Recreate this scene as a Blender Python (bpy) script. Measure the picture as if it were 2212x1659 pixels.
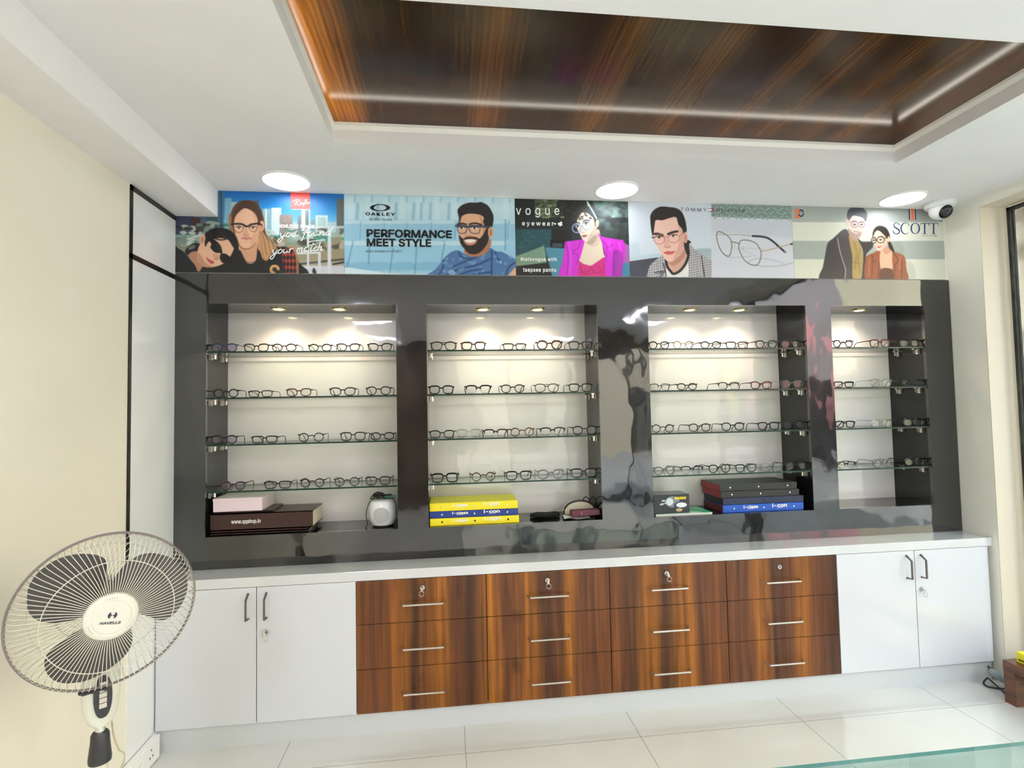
import bpy, math, random
import numpy as np
from mathutils import Matrix, Vector

for _o in list(bpy.data.objects):
    bpy.data.objects.remove(_o)
SC = bpy.context.scene
COL = SC.collection

# ------------------------------------------------------------------ camera
IMG_W, IMG_H = 2212, 1659
FPX = 1177.88
CAM = np.array([1.2474, -2.7803, 1.4859])
YAW, PITCH, ROLL = 0.1197, 0.0439, -0.0196


def cam_axes():
    f = np.array([math.sin(YAW) * math.cos(PITCH), math.cos(YAW) * math.cos(PITCH), math.sin(PITCH)])
    r = np.array([math.cos(YAW), -math.sin(YAW), 0.0])
    u = np.cross(r, f)
    r2 = r * math.cos(ROLL) + u * math.sin(ROLL)
    u2 = -r * math.sin(ROLL) + u * math.cos(ROLL)
    return r2, u2, f


AX_R, AX_U, AX_F = cam_axes()
cam_data = bpy.data.cameras.new('camera')
cam_data.sensor_width = 36.0
cam_data.sensor_fit = 'HORIZONTAL'
cam_data.lens = FPX / IMG_W * 36.0
cam_data.clip_start = 0.02
cam = bpy.data.objects.new('camera', cam_data)
cam.matrix_world = Matrix(((AX_R[0], AX_U[0], -AX_F[0], CAM[0]),
                           (AX_R[1], AX_U[1], -AX_F[1], CAM[1]),
                           (AX_R[2], AX_U[2], -AX_F[2], CAM[2]),
                           (0, 0, 0, 1)))
COL.objects.link(cam)
SC.camera = cam


def at(px, py, axis, val):
    """The point of a real plane (X, Y or Z = val) that the photograph shows at a pixel: used to read off sizes."""
    d = AX_R * ((px - IMG_W / 2) / FPX) - AX_U * ((py - IMG_H / 2) / FPX) + AX_F
    i = 'XYZ'.index(axis)
    return CAM + d * ((val - CAM[i]) / d[i])


# ------------------------------------------------------------------ sky, sun, exposure
SKY = 4.6
SUN = 18.0
world = bpy.data.worlds.new('sky')
SC.world = world
world.use_nodes = True
bg = world.node_tree.nodes['Background']
bg.inputs[0].default_value = (0.68, 0.85, 1.05, 1)
bg.inputs[1].default_value = SKY
sun_data = bpy.data.lights.new('sun', 'SUN')
sun_data.energy = SUN
sun_data.color = (0.96, 0.97, 1.0)
sun_data.angle = 0.02
sun = bpy.data.objects.new('sun', sun_data)
sun.rotation_euler = Vector((0.62, -0.45, -0.64)).to_track_quat('-Z', 'Y').to_euler()
COL.objects.link(sun)
SC.view_settings.view_transform = 'Standard'
SC.view_settings.look = 'None'
SC.view_settings.gamma = 1.0
SC.view_settings.exposure = 0.48
SC.view_settings.use_curve_mapping = False
SC.cycles.max_bounces = 10
SC.cycles.diffuse_bounces = 5
SC.cycles.glossy_bounces = 5
SC.cycles.transparent_max_bounces = 40
SC.cycles.transmission_bounces = 6
SC.cycles.use_denoising = True
SC.cycles.sample_clamp_indirect = 6.0
SC.cycles.caustics_reflective = False
SC.cycles.caustics_refractive = False

random.seed(7)
RNG = np.random.default_rng(11)


# ------------------------------------------------------------------ colour and materials
def lin(c):
    c = c / 255.0
    return c / 12.92 if c <= 0.04045 else ((c + 0.055) / 1.055) ** 2.4


def S(r, g, b):
    return (lin(r), lin(g), lin(b), 1.0)


def mat(name, col, rough=0.5, metal=0.0, spec=0.5, coat=0.0, coat_rough=0.05, emit=None, emit_strength=0.0):
    m = bpy.data.materials.new(name)
    m.use_nodes = True
    b = m.node_tree.nodes['Principled BSDF']
    b.inputs['Base Color'].default_value = col
    b.inputs['Roughness'].default_value = rough
    b.inputs['Metallic'].default_value = metal
    b.inputs['Specular IOR Level'].default_value = spec
    b.inputs['Coat Weight'].default_value = coat
    b.inputs['Coat Roughness'].default_value = coat_rough
    if emit:
        b.inputs['Emission Color'].default_value = emit
        b.inputs['Emission Strength'].default_value = emit_strength
    return m


def nodes_of(m):
    return m.node_tree.nodes, m.node_tree.links, m.node_tree.nodes['Principled BSDF']


def speckle(m, c1, c2, scale, detail=4.0, lo=0.3, hi=0.7, stretch=(1, 1, 1), bump=0.0):
    """A noise-driven blend of two colours in the base colour of the material."""
    N, L, b = nodes_of(m)
    tc = N.new('ShaderNodeTexCoord')
    mp = N.new('ShaderNodeMapping')
    mp.inputs['Scale'].default_value = stretch
    no = N.new('ShaderNodeTexNoise')
    no.inputs['Scale'].default_value = scale
    no.inputs['Detail'].default_value = detail
    rp = N.new('ShaderNodeValToRGB')
    rp.color_ramp.elements[0].position = lo
    rp.color_ramp.elements[0].color = c1
    rp.color_ramp.elements[1].position = hi
    rp.color_ramp.elements[1].color = c2
    L.new(tc.outputs['Object'], mp.inputs[0])
    L.new(mp.outputs[0], no.inputs['Vector'])
    L.new(no.outputs['Fac'], rp.inputs[0])
    L.new(rp.outputs[0], b.inputs['Base Color'])
    if bump:
        bp = N.new('ShaderNodeBump')
        bp.inputs['Strength'].default_value = 0.5
        bp.inputs['Distance'].default_value = bump
        L.new(no.outputs['Fac'], bp.inputs['Height'])
        L.new(bp.outputs[0], b.inputs['Normal'])
    return m


def wavy(m, scale, dist, stretch=(1, 1, 1)):
    """Slow unevenness of a laminate sheet, which bends what it mirrors."""
    N, L, b = nodes_of(m)
    tc = N.new('ShaderNodeTexCoord')
    mp = N.new('ShaderNodeMapping')
    mp.inputs['Scale'].default_value = stretch
    no = N.new('ShaderNodeTexNoise')
    no.inputs['Scale'].default_value = scale
    no.inputs['Detail'].default_value = 1.5
    bp = N.new('ShaderNodeBump')
    bp.inputs['Strength'].default_value = 1.0
    bp.inputs['Distance'].default_value = dist
    L.new(tc.outputs['Object'], mp.inputs[0])
    L.new(mp.outputs[0], no.inputs['Vector'])
    L.new(no.outputs['Fac'], bp.inputs['Height'])
    L.new(bp.outputs[0], b.inputs['Normal'])
    if b.inputs['Coat Weight'].default_value > 0:
        L.new(bp.outputs[0], b.inputs['Coat Normal'])
    return m


def wood(name, stops, x0, x1, grain, rough, warp=0.03, coat=0.0):
    """Dark teak laminate: wide bands across X from the stops, fine grain along Z ('Z') or Y ('Y')."""
    m = mat(name, S(90, 50, 20), rough, spec=0.42, coat=coat, coat_rough=0.06)
    N, L, b = nodes_of(m)
    tc = N.new('ShaderNodeTexCoord')
    sep = N.new('ShaderNodeSeparateXYZ')
    L.new(tc.outputs['Object'], sep.inputs[0])

    def noise(sx, sl, detail, seed):
        mp = N.new('ShaderNodeMapping')
        mp.inputs['Scale'].default_value = (sx, 1.0 if grain == 'Z' else sl, sl if grain == 'Z' else 1.0)
        mp.inputs['Location'].default_value = (seed, seed * 0.7, seed * 1.3)
        no = N.new('ShaderNodeTexNoise')
        no.inputs['Scale'].default_value = 1.0
        no.inputs['Detail'].default_value = detail
        L.new(tc.outputs['Object'], mp.inputs[0])
        L.new(mp.outputs[0], no.inputs['Vector'])
        return no

    def math_node(op, a=None, b_=None):
        n = N.new('ShaderNodeMath')
        n.operation = op
        for i, v in enumerate((a, b_)):
            if v is None:
                continue
            if isinstance(v, (int, float)):
                n.inputs[i].default_value = v
            else:
                L.new(v, n.inputs[i])
        return n.outputs[0]

    wob = noise(5.0, 1.6, 2.0, 3.1)
    u = math_node('ADD', sep.outputs['X'], math_node('MULTIPLY', math_node('SUBTRACT', wob.outputs['Fac'], 0.5), warp * 2))
    fac = math_node('DIVIDE', math_node('SUBTRACT', u, x0), x1 - x0)
    rp = N.new('ShaderNodeValToRGB')
    el = rp.color_ramp.elements
    for i, (p, c) in enumerate(stops):
        e = el[i] if i < 2 else el.new(p)
        e.position = p
        e.color = c
    L.new(fac, rp.inputs[0])
    fine = noise(70.0, 1.8, 5.0, 8.7)
    ring = noise(24.0, 1.1, 3.0, 1.9)
    fr = N.new('ShaderNodeValToRGB')
    fr.color_ramp.elements[0].position = 0.33
    fr.color_ramp.elements[0].color = (0.42, 0.37, 0.34, 1)
    fr.color_ramp.elements[1].position = 0.66
    fr.color_ramp.elements[1].color = (1.30, 1.28, 1.22, 1)
    L.new(math_node('ADD', math_node('MULTIPLY', fine.outputs['Fac'], 0.55), math_node('MULTIPLY', ring.outputs['Fac'], 0.45)), fr.inputs[0])
    mx = N.new('ShaderNodeMix')
    mx.data_type = 'RGBA'
    mx.blend_type = 'MULTIPLY'
    mx.inputs[0].default_value = 1.0
    L.new(rp.outputs[0], mx.inputs[6])
    L.new(fr.outputs[0], mx.inputs[7])
    # flame figure: long nested arcs where the grain runs out of the face
    wv = N.new('ShaderNodeTexWave')
    wv.wave_type = 'RINGS'
    wv.rings_direction = 'Y' if grain == 'Z' else 'Z'
    wv.inputs['Scale'].default_value = 1.7 if grain == 'Z' else 5.0
    wv.inputs['Distortion'].default_value = 9.0 if grain == 'Z' else 5.0
    wv.inputs['Detail'].default_value = 2.0
    wv.inputs['Detail Scale'].default_value = 1.2
    wm = N.new('ShaderNodeMapping')
    wm.inputs['Scale'].default_value = (3.3, 1.0 if grain == 'Z' else 0.5, 0.5 if grain == 'Z' else 1.0)
    L.new(tc.outputs['Object'], wm.inputs[0])
    L.new(wm.outputs[0], wv.inputs['Vector'])
    wr = N.new('ShaderNodeValToRGB')
    wr.color_ramp.elements[0].position = 0.25
    wr.color_ramp.elements[0].color = (0.80, 0.77, 0.75, 1)
    wr.color_ramp.elements[1].position = 0.7
    wr.color_ramp.elements[1].color = (1.06, 1.06, 1.05, 1)
    L.new(wv.outputs['Fac'], wr.inputs[0])
    mx3 = N.new('ShaderNodeMix')
    mx3.data_type = 'RGBA'
    mx3.blend_type = 'MULTIPLY'
    mx3.inputs[0].default_value = 1.0
    L.new(mx.outputs[2], mx3.inputs[6])
    L.new(wr.outputs[0], mx3.inputs[7])
    mx = mx3
    # a few dark knots
    kn = noise(9.0, 5.0, 1.0, 5.5)
    kr = N.new('ShaderNodeValToRGB')
    kr.color_ramp.elements[0].position = 0.74
    kr.color_ramp.elements[0].color = (1, 1, 1, 1)
    kr.color_ramp.elements[1].position = 0.86
    kr.color_ramp.elements[1].color = (0.25, 0.22, 0.2, 1)
    L.new(kn.outputs['Fac'], kr.inputs[0])
    mx2 = N.new('ShaderNodeMix')
    mx2.data_type = 'RGBA'
    mx2.blend_type = 'MULTIPLY'
    mx2.inputs[0].default_value = 1.0
    L.new(mx.outputs[2], mx2.inputs[6])
    L.new(kr.outputs[0], mx2.inputs[7])
    L.new(mx2.outputs[2], b.inputs['Base Color'])
    return m


def clear(name, tint, gloss_rough=0.0, ior=1.45, facing=0.0):
    """Thin clear glass: lets light through with a tint, mirrors by Fresnel."""
    m = bpy.data.materials.new(name)
    m.use_nodes = True
    N, L = m.node_tree.nodes, m.node_tree.links
    N.clear()
    out = N.new('ShaderNodeOutputMaterial')
    mix = N.new('ShaderNodeMixShader')
    fr = N.new('ShaderNodeFresnel')
    geo = N.new('ShaderNodeNewGeometry')
    sel = N.new('ShaderNodeMix')
    sel.inputs[2].default_value = ior
    sel.inputs[3].default_value = 1.0 / ior            # same mirror strength from both sides of the thin sheet
    L.new(geo.outputs['Backfacing'], sel.inputs[0])
    L.new(sel.outputs[0], fr.inputs[0])
    tr = N.new('ShaderNodeBsdfTransparent')
    tr.inputs[0].default_value = tint
    gl = N.new('ShaderNodeBsdfGlossy')
    gl.inputs['Roughness'].default_value = gloss_rough
    L.new(fr.outputs[0], mix.inputs[0])
    L.new(tr.outputs[0], mix.inputs[1])
    L.new(gl.outputs[0], mix.inputs[2])
    L.new(mix.outputs[0], out.inputs[0])
    return m


# ------------------------------------------------------------------ mesh building
class MB:
    def __init__(self):
        self.v, self.f, self.m = [], [], []

    def add(self, vs, fs, mi=0):
        o = len(self.v)
        self.v += [tuple(float(x) for x in p) for p in vs]
        self.f += [tuple(i + o for i in q) for q in fs]
        self.m += [mi] * len(fs)
        return self

    def box(self, x0, x1, y0, y1, z0, z1, mi=0):
        vs = [(x, y, z) for x in (x0, x1) for y in (y0, y1) for z in (z0, z1)]
        return self.add(vs, [(0, 1, 3, 2), (4, 6, 7, 5), (0, 4, 5, 1), (2, 3, 7, 6), (0, 2, 6, 4), (1, 5, 7, 3)], mi)

    def quad(self, a, b, c, d, mi=0):
        return self.add([a, b, c, d], [(0, 1, 2, 3)], mi)

    def tube(self, path, r, n=8, closed=False, mi=0, flat=1.0, up=(0, 0, 1), caps=True):
        """A round or flattened bar along a path; r is a number or one per point; flat scales across `up`."""
        P = [np.array(p, float) for p in path]
        k = len(P)
        rs = r if isinstance(r, (list, tuple)) else [r] * k
        vs, fs = [], []
        for i in range(k):
            if closed:
                t = P[(i + 1) % k] - P[i - 1]
            else:
                t = P[min(i + 1, k - 1)] - P[max(i - 1, 0)]
            t = t / (np.linalg.norm(t) + 1e-12)
            a = np.array(up, float)
            if abs(a @ t) > 0.95:
                a = np.array([1.0, 0, 0]) if abs(t[0]) < 0.9 else np.array([0, 1.0, 0])
            s = np.cross(t, a)
            s /= np.linalg.norm(s)
            w = np.cross(s, t)
            for j in range(n):
                q = 2 * math.pi * (j + 0.5) / n
                vs.append(P[i] + s * math.cos(q) * rs[i] * flat + w * math.sin(q) * rs[i])
        for i in range(k if closed else k - 1):
            for j in range(n):
                a0, a1 = i * n + j, i * n + (j + 1) % n
                b0, b1 = ((i + 1) % k) * n + j, ((i + 1) % k) * n + (j + 1) % n
                fs.append((a0, a1, b1, b0))
        if not closed and caps:
            fs.append(tuple(range(n))[::-1])
            fs.append(tuple(range((k - 1) * n, k * n)))
        return self.add(vs, fs, mi)

    def lathe(self, prof, c, axis='Z', n=32, mi=0):
        """Revolve (radius, height) pairs about an axis through c."""
        vs, fs = [], []
        for r, h in prof:
            for j in range(n):
                q = 2 * math.pi * j / n
                p = (r * math.cos(q), r * math.sin(q), h)
                if axis == 'Y':
                    p = (p[0], p[2], p[1])
                elif axis == 'X':
                    p = (p[2], p[0], p[1])
                vs.append((c[0] + p[0], c[1] + p[1], c[2] + p[2]))
        k = len(prof)
        for i in range(k - 1):
            for j in range(n):
                fs.append((i * n + j, i * n + (j + 1) % n, (i + 1) * n + (j + 1) % n, (i + 1) * n + j))
        if prof[0][0] > 1e-6:
            fs.append(tuple(range(n))[::-1])
        if prof[-1][0] > 1e-6:
            fs.append(tuple(range((k - 1) * n, k * n)))
        return self.add(vs, fs, mi)

    def prism(self, poly, a0, a1, axis='Y', mi=0):
        """Extrude a 2D outline: 'Y' takes (x, z), 'Z' takes (x, y), 'X' takes (y, z)."""
        n = len(poly)

        def to(p, a):
            return {'Y': (p[0], a, p[1]), 'Z': (p[0], p[1], a), 'X': (a, p[0], p[1])}[axis]
        vs = [to(p, a0) for p in poly] + [to(p, a1) for p in poly]
        fs = [tuple(range(n))[::-1], tuple(range(n, 2 * n))]
        fs += [(i, (i + 1) % n, n + (i + 1) % n, n + i) for i in range(n)]
        return self.add(vs, fs, mi)

    def ball(self, c, r, n=16, m=10, mi=0):
        rx, ry, rz = r if isinstance(r, (list, tuple)) else (r, r, r)
        vs, fs = [], []
        for i in range(m + 1):
            t = math.pi * i / m
            for j in range(n):
                q = 2 * math.pi * j / n
                vs.append((c[0] + rx * math.sin(t) * math.cos(q), c[1] + ry * math.sin(t) * math.sin(q), c[2] + rz * math.cos(t)))
        for i in range(m):
            for j in range(n):
                fs.append((i * n + j, (i + 1) * n + j, (i + 1) * n + (j + 1) % n, i * n + (j + 1) % n))
        return self.add(vs, fs, mi)

    def ribbon(self, pts, w, mi=0):
        """A flat stroke in the XZ plane through (x, y, z) points."""
        P = [np.array(p, float) for p in pts]
        k = len(P)
        vs = []
        for i in range(k):
            t = P[min(i + 1, k - 1)] - P[max(i - 1, 0)]
            s = np.array([-t[2], 0, t[0]])
            s /= (np.linalg.norm(s) + 1e-12)
            vs += [P[i] + s * w / 2, P[i] - s * w / 2]
        return self.add(vs, [(2 * i, 2 * i + 2, 2 * i + 3, 2 * i + 1) for i in range(k - 1)], mi)

    def xform(self, M):
        self.v = [tuple(M @ Vector(p)) for p in self.v]
        return self

    def build(self, name, mats, parent=None, smooth=35, bevel=0.0, seg=2, fix=True):
        me = bpy.data.meshes.new(name)
        me.from_pydata(self.v, [], self.f)
        mats = mats if isinstance(mats, (list, tuple)) else [mats]
        for m in mats:
            me.materials.append(m)
        if len(mats) > 1:
            me.polygons.foreach_set('material_index', self.m)
        me.validate()
        if fix:
            import bmesh
            bm = bmesh.new()
            bm.from_mesh(me)
            bmesh.ops.remove_doubles(bm, verts=bm.verts, dist=1e-6)
            bmesh.ops.recalc_face_normals(bm, faces=bm.faces)
            bm.to_mesh(me)
            bm.free()
        if smooth:
            me.polygons.foreach_set('use_smooth', [True] * len(me.polygons))
            me.set_sharp_from_angle(angle=math.radians(smooth))
        o = bpy.data.objects.new(name, me)
        COL.objects.link(o)
        if parent is not None:
            put_under(o, parent)
        if bevel:
            md = o.modifiers.new('bevel', 'BEVEL')
            md.width = bevel
            md.segments = seg
            md.limit_method = 'ANGLE'
            md.angle_limit = math.radians(40)
        return o


WORLD_OF = {}


def put_under(o, parent):
    """Parent o while its mesh stays in the coordinates it was drawn in (world, or the thing's own frame)."""
    o.parent = parent
    if WORLD_OF.get(parent.name) is not None:
        o.matrix_parent_inverse = Matrix.Translation(-Vector(WORLD_OF[parent.name]))
    if o.name not in WORLD_OF and WORLD_OF.get(parent.name) is not None:
        WORLD_OF[o.name] = None


def tag(o, label, cat, group=None):
    o['label'] = label
    o['category'] = cat
    if group:
        o['group'] = group
    return o


def thing(name, label, cat, loc, group=None):
    """An Empty at the base of a thing; its parts are drawn in world coordinates."""
    o = bpy.data.objects.new(name, None)
    o.empty_display_size = 0.05
    o.location = loc
    COL.objects.link(o)
    WORLD_OF[o.name] = tuple(loc)
    return tag(o, label, cat, group)


def struct(o):
    o['kind'] = 'structure'
    return o


def catmull(pts, closed=False, sub=5):
    P = [np.array(p, float) for p in pts]
    n = len(P)
    out = []
    for i in range(n if closed else n - 1):
        if closed:
            p0, p1, p2, p3 = P[i - 1], P[i], P[(i + 1) % n], P[(i + 2) % n]
        else:
            p0, p1, p2, p3 = P[max(i - 1, 0)], P[i], P[i + 1], P[min(i + 2, n - 1)]
        for k in range(sub):
            t = k / sub
            out.append(0.5 * (2 * p1 + (p2 - p0) * t + (2 * p0 - 5 * p1 + 4 * p2 - p3) * t * t + (3 * p1 - p0 - 3 * p2 + p3) * t ** 3))
    if not closed:
        out.append(P[-1])
    return out


# lettering -----------------------------------------------------------------
_font = None
try:
    import os
    _p = os.path.join(bpy.utils.system_resource('DATAFILES'), 'fonts', 'Inter.woff2')
    if os.path.exists(_p):
        _font = bpy.data.fonts.load(_p)
except Exception:
    _font = None


def text_mesh(body, bold=0.0, shear=0.0, space=1.0):
    """Outline of a line of writing as (verts, faces) in its own XY plane, starting at x = 0, with its size."""
    cu = bpy.data.curves.new('t', 'FONT')
    cu.body = body
    cu.size = 1.0
    cu.shear = shear
    cu.space_character = space
    cu.resolution_u = 3
    if _font:
        cu.font = _font
    ob = bpy.data.objects.new('t', cu)
    COL.objects.link(ob)
    bpy.context.view_layer.update()
    me = bpy.data.meshes.new_from_object(ob.evaluated_get(bpy.context.evaluated_depsgraph_get()))
    vs = np.array([v.co[:] for v in me.vertices])
    fs = [tuple(p.vertices) for p in me.polygons]
    bpy.data.objects.remove(ob)
    bpy.data.curves.remove(cu)
    bpy.data.meshes.remove(me)
    return vs, fs


def write(mb, body, o, ex, ez, mi=0, **kw):
    """Writing fitted into a parallelogram: origin o (bottom left), ex along the line, ez up the capital height."""
    vs, fs = text_mesh(body, **kw)
    x0, x1 = vs[:, 0].min(), vs[:, 0].max()
    ref, _ = text_mesh('H' if any(ch.isupper() or ch.isdigit() for ch in body) else 'x', **{k: v for k, v in kw.items() if k == 'bold'})
    h = ref[:, 1].max() - ref[:, 1].min()
    b0 = ref[:, 1].min()
    o, ex, ez = (np.array(q, float) for q in (o, ex, ez))
    bold = kw.get('bold', 0.0)
    shifts = [(0.0, 0.0)]
    if bold > 0:                                       # heavier weight: the same outline laid down slightly shifted
        shifts += [(bold * math.cos(a), bold * math.sin(a)) for a in np.linspace(0, 2 * math.pi, 9)[:-1]]
    nrm = np.cross(ex, ez)
    nrm /= np.linalg.norm(nrm) + 1e-12
    for k, (dx, dy) in enumerate(shifts):
        P = [o + nrm * (4e-5 * k) + ex * ((p[0] + dx - x0 + bold) / (x1 - x0 + 2 * bold)) + ez * ((p[1] + dy - b0) / h) for p in vs]
        mb.add(P, fs, mi)
    return mb

# ------------------------------------------------------------------ shared measures (metres)
XL, XR, XG = -0.048, 4.122, 4.262          # left wall, right pillar face, glazing plane
ZC, ZS, XB = 2.578, 2.447, 0.148           # ceiling, underside of the left bulkhead, its face
ZG, ZW = 2.1685, 0.7463                    # top of the display wall, worktop
ZNT, ZNB, YB = 2.0203, 0.8984, 0.2663      # niche top, niche floor, niche back
NICHES = [(0.097, 0.999), (1.1505, 2.0413), (2.318, 3.2236), (3.3747, 3.9495)]
SHELVES = [1.788, 1.5635, 1.337, 1.113]
YD = -0.1613                               # cabinet fronts
ZD = [0.1017, 0.3002, 0.5019, 0.7010]      # drawer lines
YF = -5.6                                  # front of the shop, behind the camera
TX0, TX1, TY0, TY1, TZL, TZB, TZW = 0.803, 3.318, -1.35, -0.54, 2.633, 2.663, 2.728   # ceiling tray

# ------------------------------------------------------------------ setting materials
M_CEIL = speckle(mat('ceiling_paint', S(237, 235, 236), 0.7), S(235, 233, 233), S(240, 238, 239), 3.0)
M_CREAM = speckle(mat('cream_paint', S(236, 229, 214), 0.55), S(234, 227, 211), S(238, 232, 218), 2.5)
M_WHITELAM = mat('white_laminate', S(232, 234, 236), 0.25, coat=0.4)
M_BLACKTRIM = mat('black_trim', S(14, 14, 15), 0.3)
M_PILLAR = speckle(mat('pillar_paint', S(236, 234, 224), 0.6), S(234, 232, 221), S(238, 236, 227), 3.0)

M_TILE = mat('floor_tile', S(222, 220, 210), 0.09, spec=0.6)


def tile_lines(m, x0, px, y0, py, g):
    N, L, b = nodes_of(m)
    tc = N.new('ShaderNodeTexCoord')
    sep = N.new('ShaderNodeSeparateXYZ')
    L.new(tc.outputs['Object'], sep.inputs[0])

    def mnode(op, a, v):
        n = N.new('ShaderNodeMath')
        n.operation = op
        L.new(a, n.inputs[0])
        if isinstance(v, (int, float)):
            n.inputs[1].default_value = v
        else:
            L.new(v, n.inputs[1])
        return n.outputs[0]
    masks = []
    for k, o, p in (('X', x0, px), ('Y', y0, py)):
        a = mnode('SUBTRACT', sep.outputs[k], o - p * 20 - g / 2)
        masks.append(mnode('LESS_THAN', mnode('MODULO', a, p), g))
    mk = mnode('MAXIMUM', masks[0], masks[1])
    no = N.new('ShaderNodeTexNoise')
    no.inputs['Scale'].default_value = 1.6
    no.inputs['Detail'].default_value = 5
    L.new(tc.outputs['Object'], no.inputs['Vector'])
    rp = N.new('ShaderNodeValToRGB')
    rp.color_ramp.elements[0].position = 0.35
    rp.color_ramp.elements[0].color = S(212, 211, 206)
    rp.color_ramp.elements[1].position = 0.68
    rp.color_ramp.elements[1].color = S(219, 219, 215)
    L.new(no.outputs['Fac'], rp.inputs[0])
    mx = N.new('ShaderNodeMix')
    mx.data_type = 'RGBA'
    L.new(mk, mx.inputs[0])
    L.new(rp.outputs[0], mx.inputs[6])
    mx.inputs[7].default_value = S(158, 158, 150)
    L.new(mx.outputs[2], b.inputs['Base Color'])


tile_lines(M_TILE, 0.524, 0.7835, -0.349, 0.80, 0.0035)

DK, BR, AM, MD = S(76, 42, 20), S(104, 60, 27), S(158, 98, 26), S(120, 70, 27)
_st = []
for k in range(4):
    for p, c in (((0.02, MD), (0.12, BR), (0.25, MD), (0.34, AM), (0.45, DK), (0.63, AM), (0.74, BR), (0.88, DK)),
                 ((0.03, AM), (0.14, BR), (0.22, MD), (0.36, AM), (0.45, DK), (0.60, BR), (0.66, AM), (0.76, BR)),
                 ((0.03, MD), (0.16, DK), (0.34, AM), (0.46, DK), (0.65, AM), (0.76, BR), (0.92, MD)),
                 ((0.05, BR), (0.20, BR), (0.30, AM), (0.42, DK), (0.56, BR), (0.65, AM), (0.78, BR), (0.93, DK)))[k]:
        _st.append(((k + p) / 4, c))
M_DRAWER = wood('teak_laminate_drawers', _st[:31], 0.8205, 3.2205, 'Z', 0.3, warp=0.03)
_cs = [(0.0, S(170, 108, 24)), (0.035, S(156, 96, 24)), (0.06, S(57, 36, 14)), (0.16, S(54, 32, 12)), (0.215, S(65, 41, 15)), (0.25, S(110, 68, 19)),  # first two stops: cove light on the left edge painted into the timber
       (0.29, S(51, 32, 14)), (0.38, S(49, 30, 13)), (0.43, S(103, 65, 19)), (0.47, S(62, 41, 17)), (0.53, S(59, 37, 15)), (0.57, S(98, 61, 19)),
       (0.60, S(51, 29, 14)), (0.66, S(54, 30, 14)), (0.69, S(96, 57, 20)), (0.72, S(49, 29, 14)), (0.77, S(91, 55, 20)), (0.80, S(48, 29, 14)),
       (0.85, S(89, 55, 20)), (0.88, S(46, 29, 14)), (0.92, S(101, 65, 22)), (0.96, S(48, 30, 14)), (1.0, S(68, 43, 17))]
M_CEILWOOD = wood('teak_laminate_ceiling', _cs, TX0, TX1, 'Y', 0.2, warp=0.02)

# ------------------------------------------------------------------ floor, ceiling, walls
struct(MB().box(XL - 0.1, XG + 0.02, YF, 0.4, -0.06, 0).build('floor', M_TILE, smooth=0))

c = MB()
zt = ZC + 0.22
for x0, x1, y0, y1 in ((XL - 0.1, TX0, YF, 0.4), (TX1, XG + 0.2, YF, 0.4), (TX0, TX1, TY1, 0.4), (TX0, TX1, YF, TY0)):
    c.box(x0, x1, y0, y1, ZC, ZC + 0.02)
c.box(XL - 0.1, XG + 0.2, YF, 0.4, zt, zt + 0.05)
ceiling = struct(c.build('ceiling', M_CEIL, smooth=0))
# rim of the tray: a lip, then a stepped bead that frames the timber
c = MB()
for x0, x1, y0, y1 in ((TX0 - 0.02, TX0, TY0 - 0.02, TY1 + 0.02), (TX1, TX1 + 0.02, TY0 - 0.02, TY1 + 0.02), (TX0, TX1, TY1, TY1 + 0.02), (TX0, TX1, TY0 - 0.02, TY0)):
    c.box(x0, x1, y0, y1, ZC + 0.02, TZL)
struct(c.build('trim_1', M_CEIL, smooth=0))
c = MB()
b = 0.02
for lo, hi in ((TZL, TZB),):
    o = [(TX0, TY0), (TX1, TY0), (TX1, TY1), (TX0, TY1)]
    q = [(TX0 + 0.006, TY0 + 0.006), (TX1 - 0.006, TY0 + 0.006), (TX1 - 0.006, TY1 - 0.006), (TX0 + 0.006, TY1 - 0.006)]
    w = [(TX0 - 0.02, TY0 - 0.02), (TX1 + 0.02, TY0 - 0.02), (TX1 + 0.02, TY1 + 0.02), (TX0 - 0.02, TY1 + 0.02)]
    for i in range(4):
        j = (i + 1) % 4
        A = [(*o[i], lo), (*o[j], lo), (*q[j], hi - 0.012), (*q[i], hi - 0.012), (*q[j], hi), (*q[i], hi), (*w[j], hi), (*w[i], hi), (*w[j], lo), (*w[i], lo)]
        c.add(A, [(0, 1, 2, 3), (3, 2, 4, 5), (5, 4, 6, 7), (7, 6, 8, 9), (9, 8, 1, 0)])
M_BEAD = mat('white_gloss_bead', S(244, 242, 236), 0.3)
struct(c.build('trim_2', M_BEAD, smooth=0))
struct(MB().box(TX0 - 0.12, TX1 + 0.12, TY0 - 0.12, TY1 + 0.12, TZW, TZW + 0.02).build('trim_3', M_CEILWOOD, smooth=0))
c = MB()                                               # closed sides of the light cove behind the bead
for x0, x1, y0_, y1_ in ((TX0 - 0.13, TX0 - 0.12, TY0 - 0.13, TY1 + 0.13), (TX1 + 0.12, TX1 + 0.13, TY0 - 0.13, TY1 + 0.13), (TX0 - 0.13, TX1 + 0.13, TY1 + 0.12, TY1 + 0.13), (TX0 - 0.13, TX1 + 0.13, TY0 - 0.13, TY0 - 0.12)):
    c.box(x0, x1, y0_, y1_, ZC + 0.02, TZW + 0.02)
struct(c.build('trim_8', M_CEIL, smooth=0))
M_LED = mat('led_strip_glow', S(255, 250, 240), 0.5, emit=(1.0, 0.93, 0.82, 1), emit_strength=6.5)
M_LEDBASE = mat('led_strip_base', S(230, 230, 226), 0.5)
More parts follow.
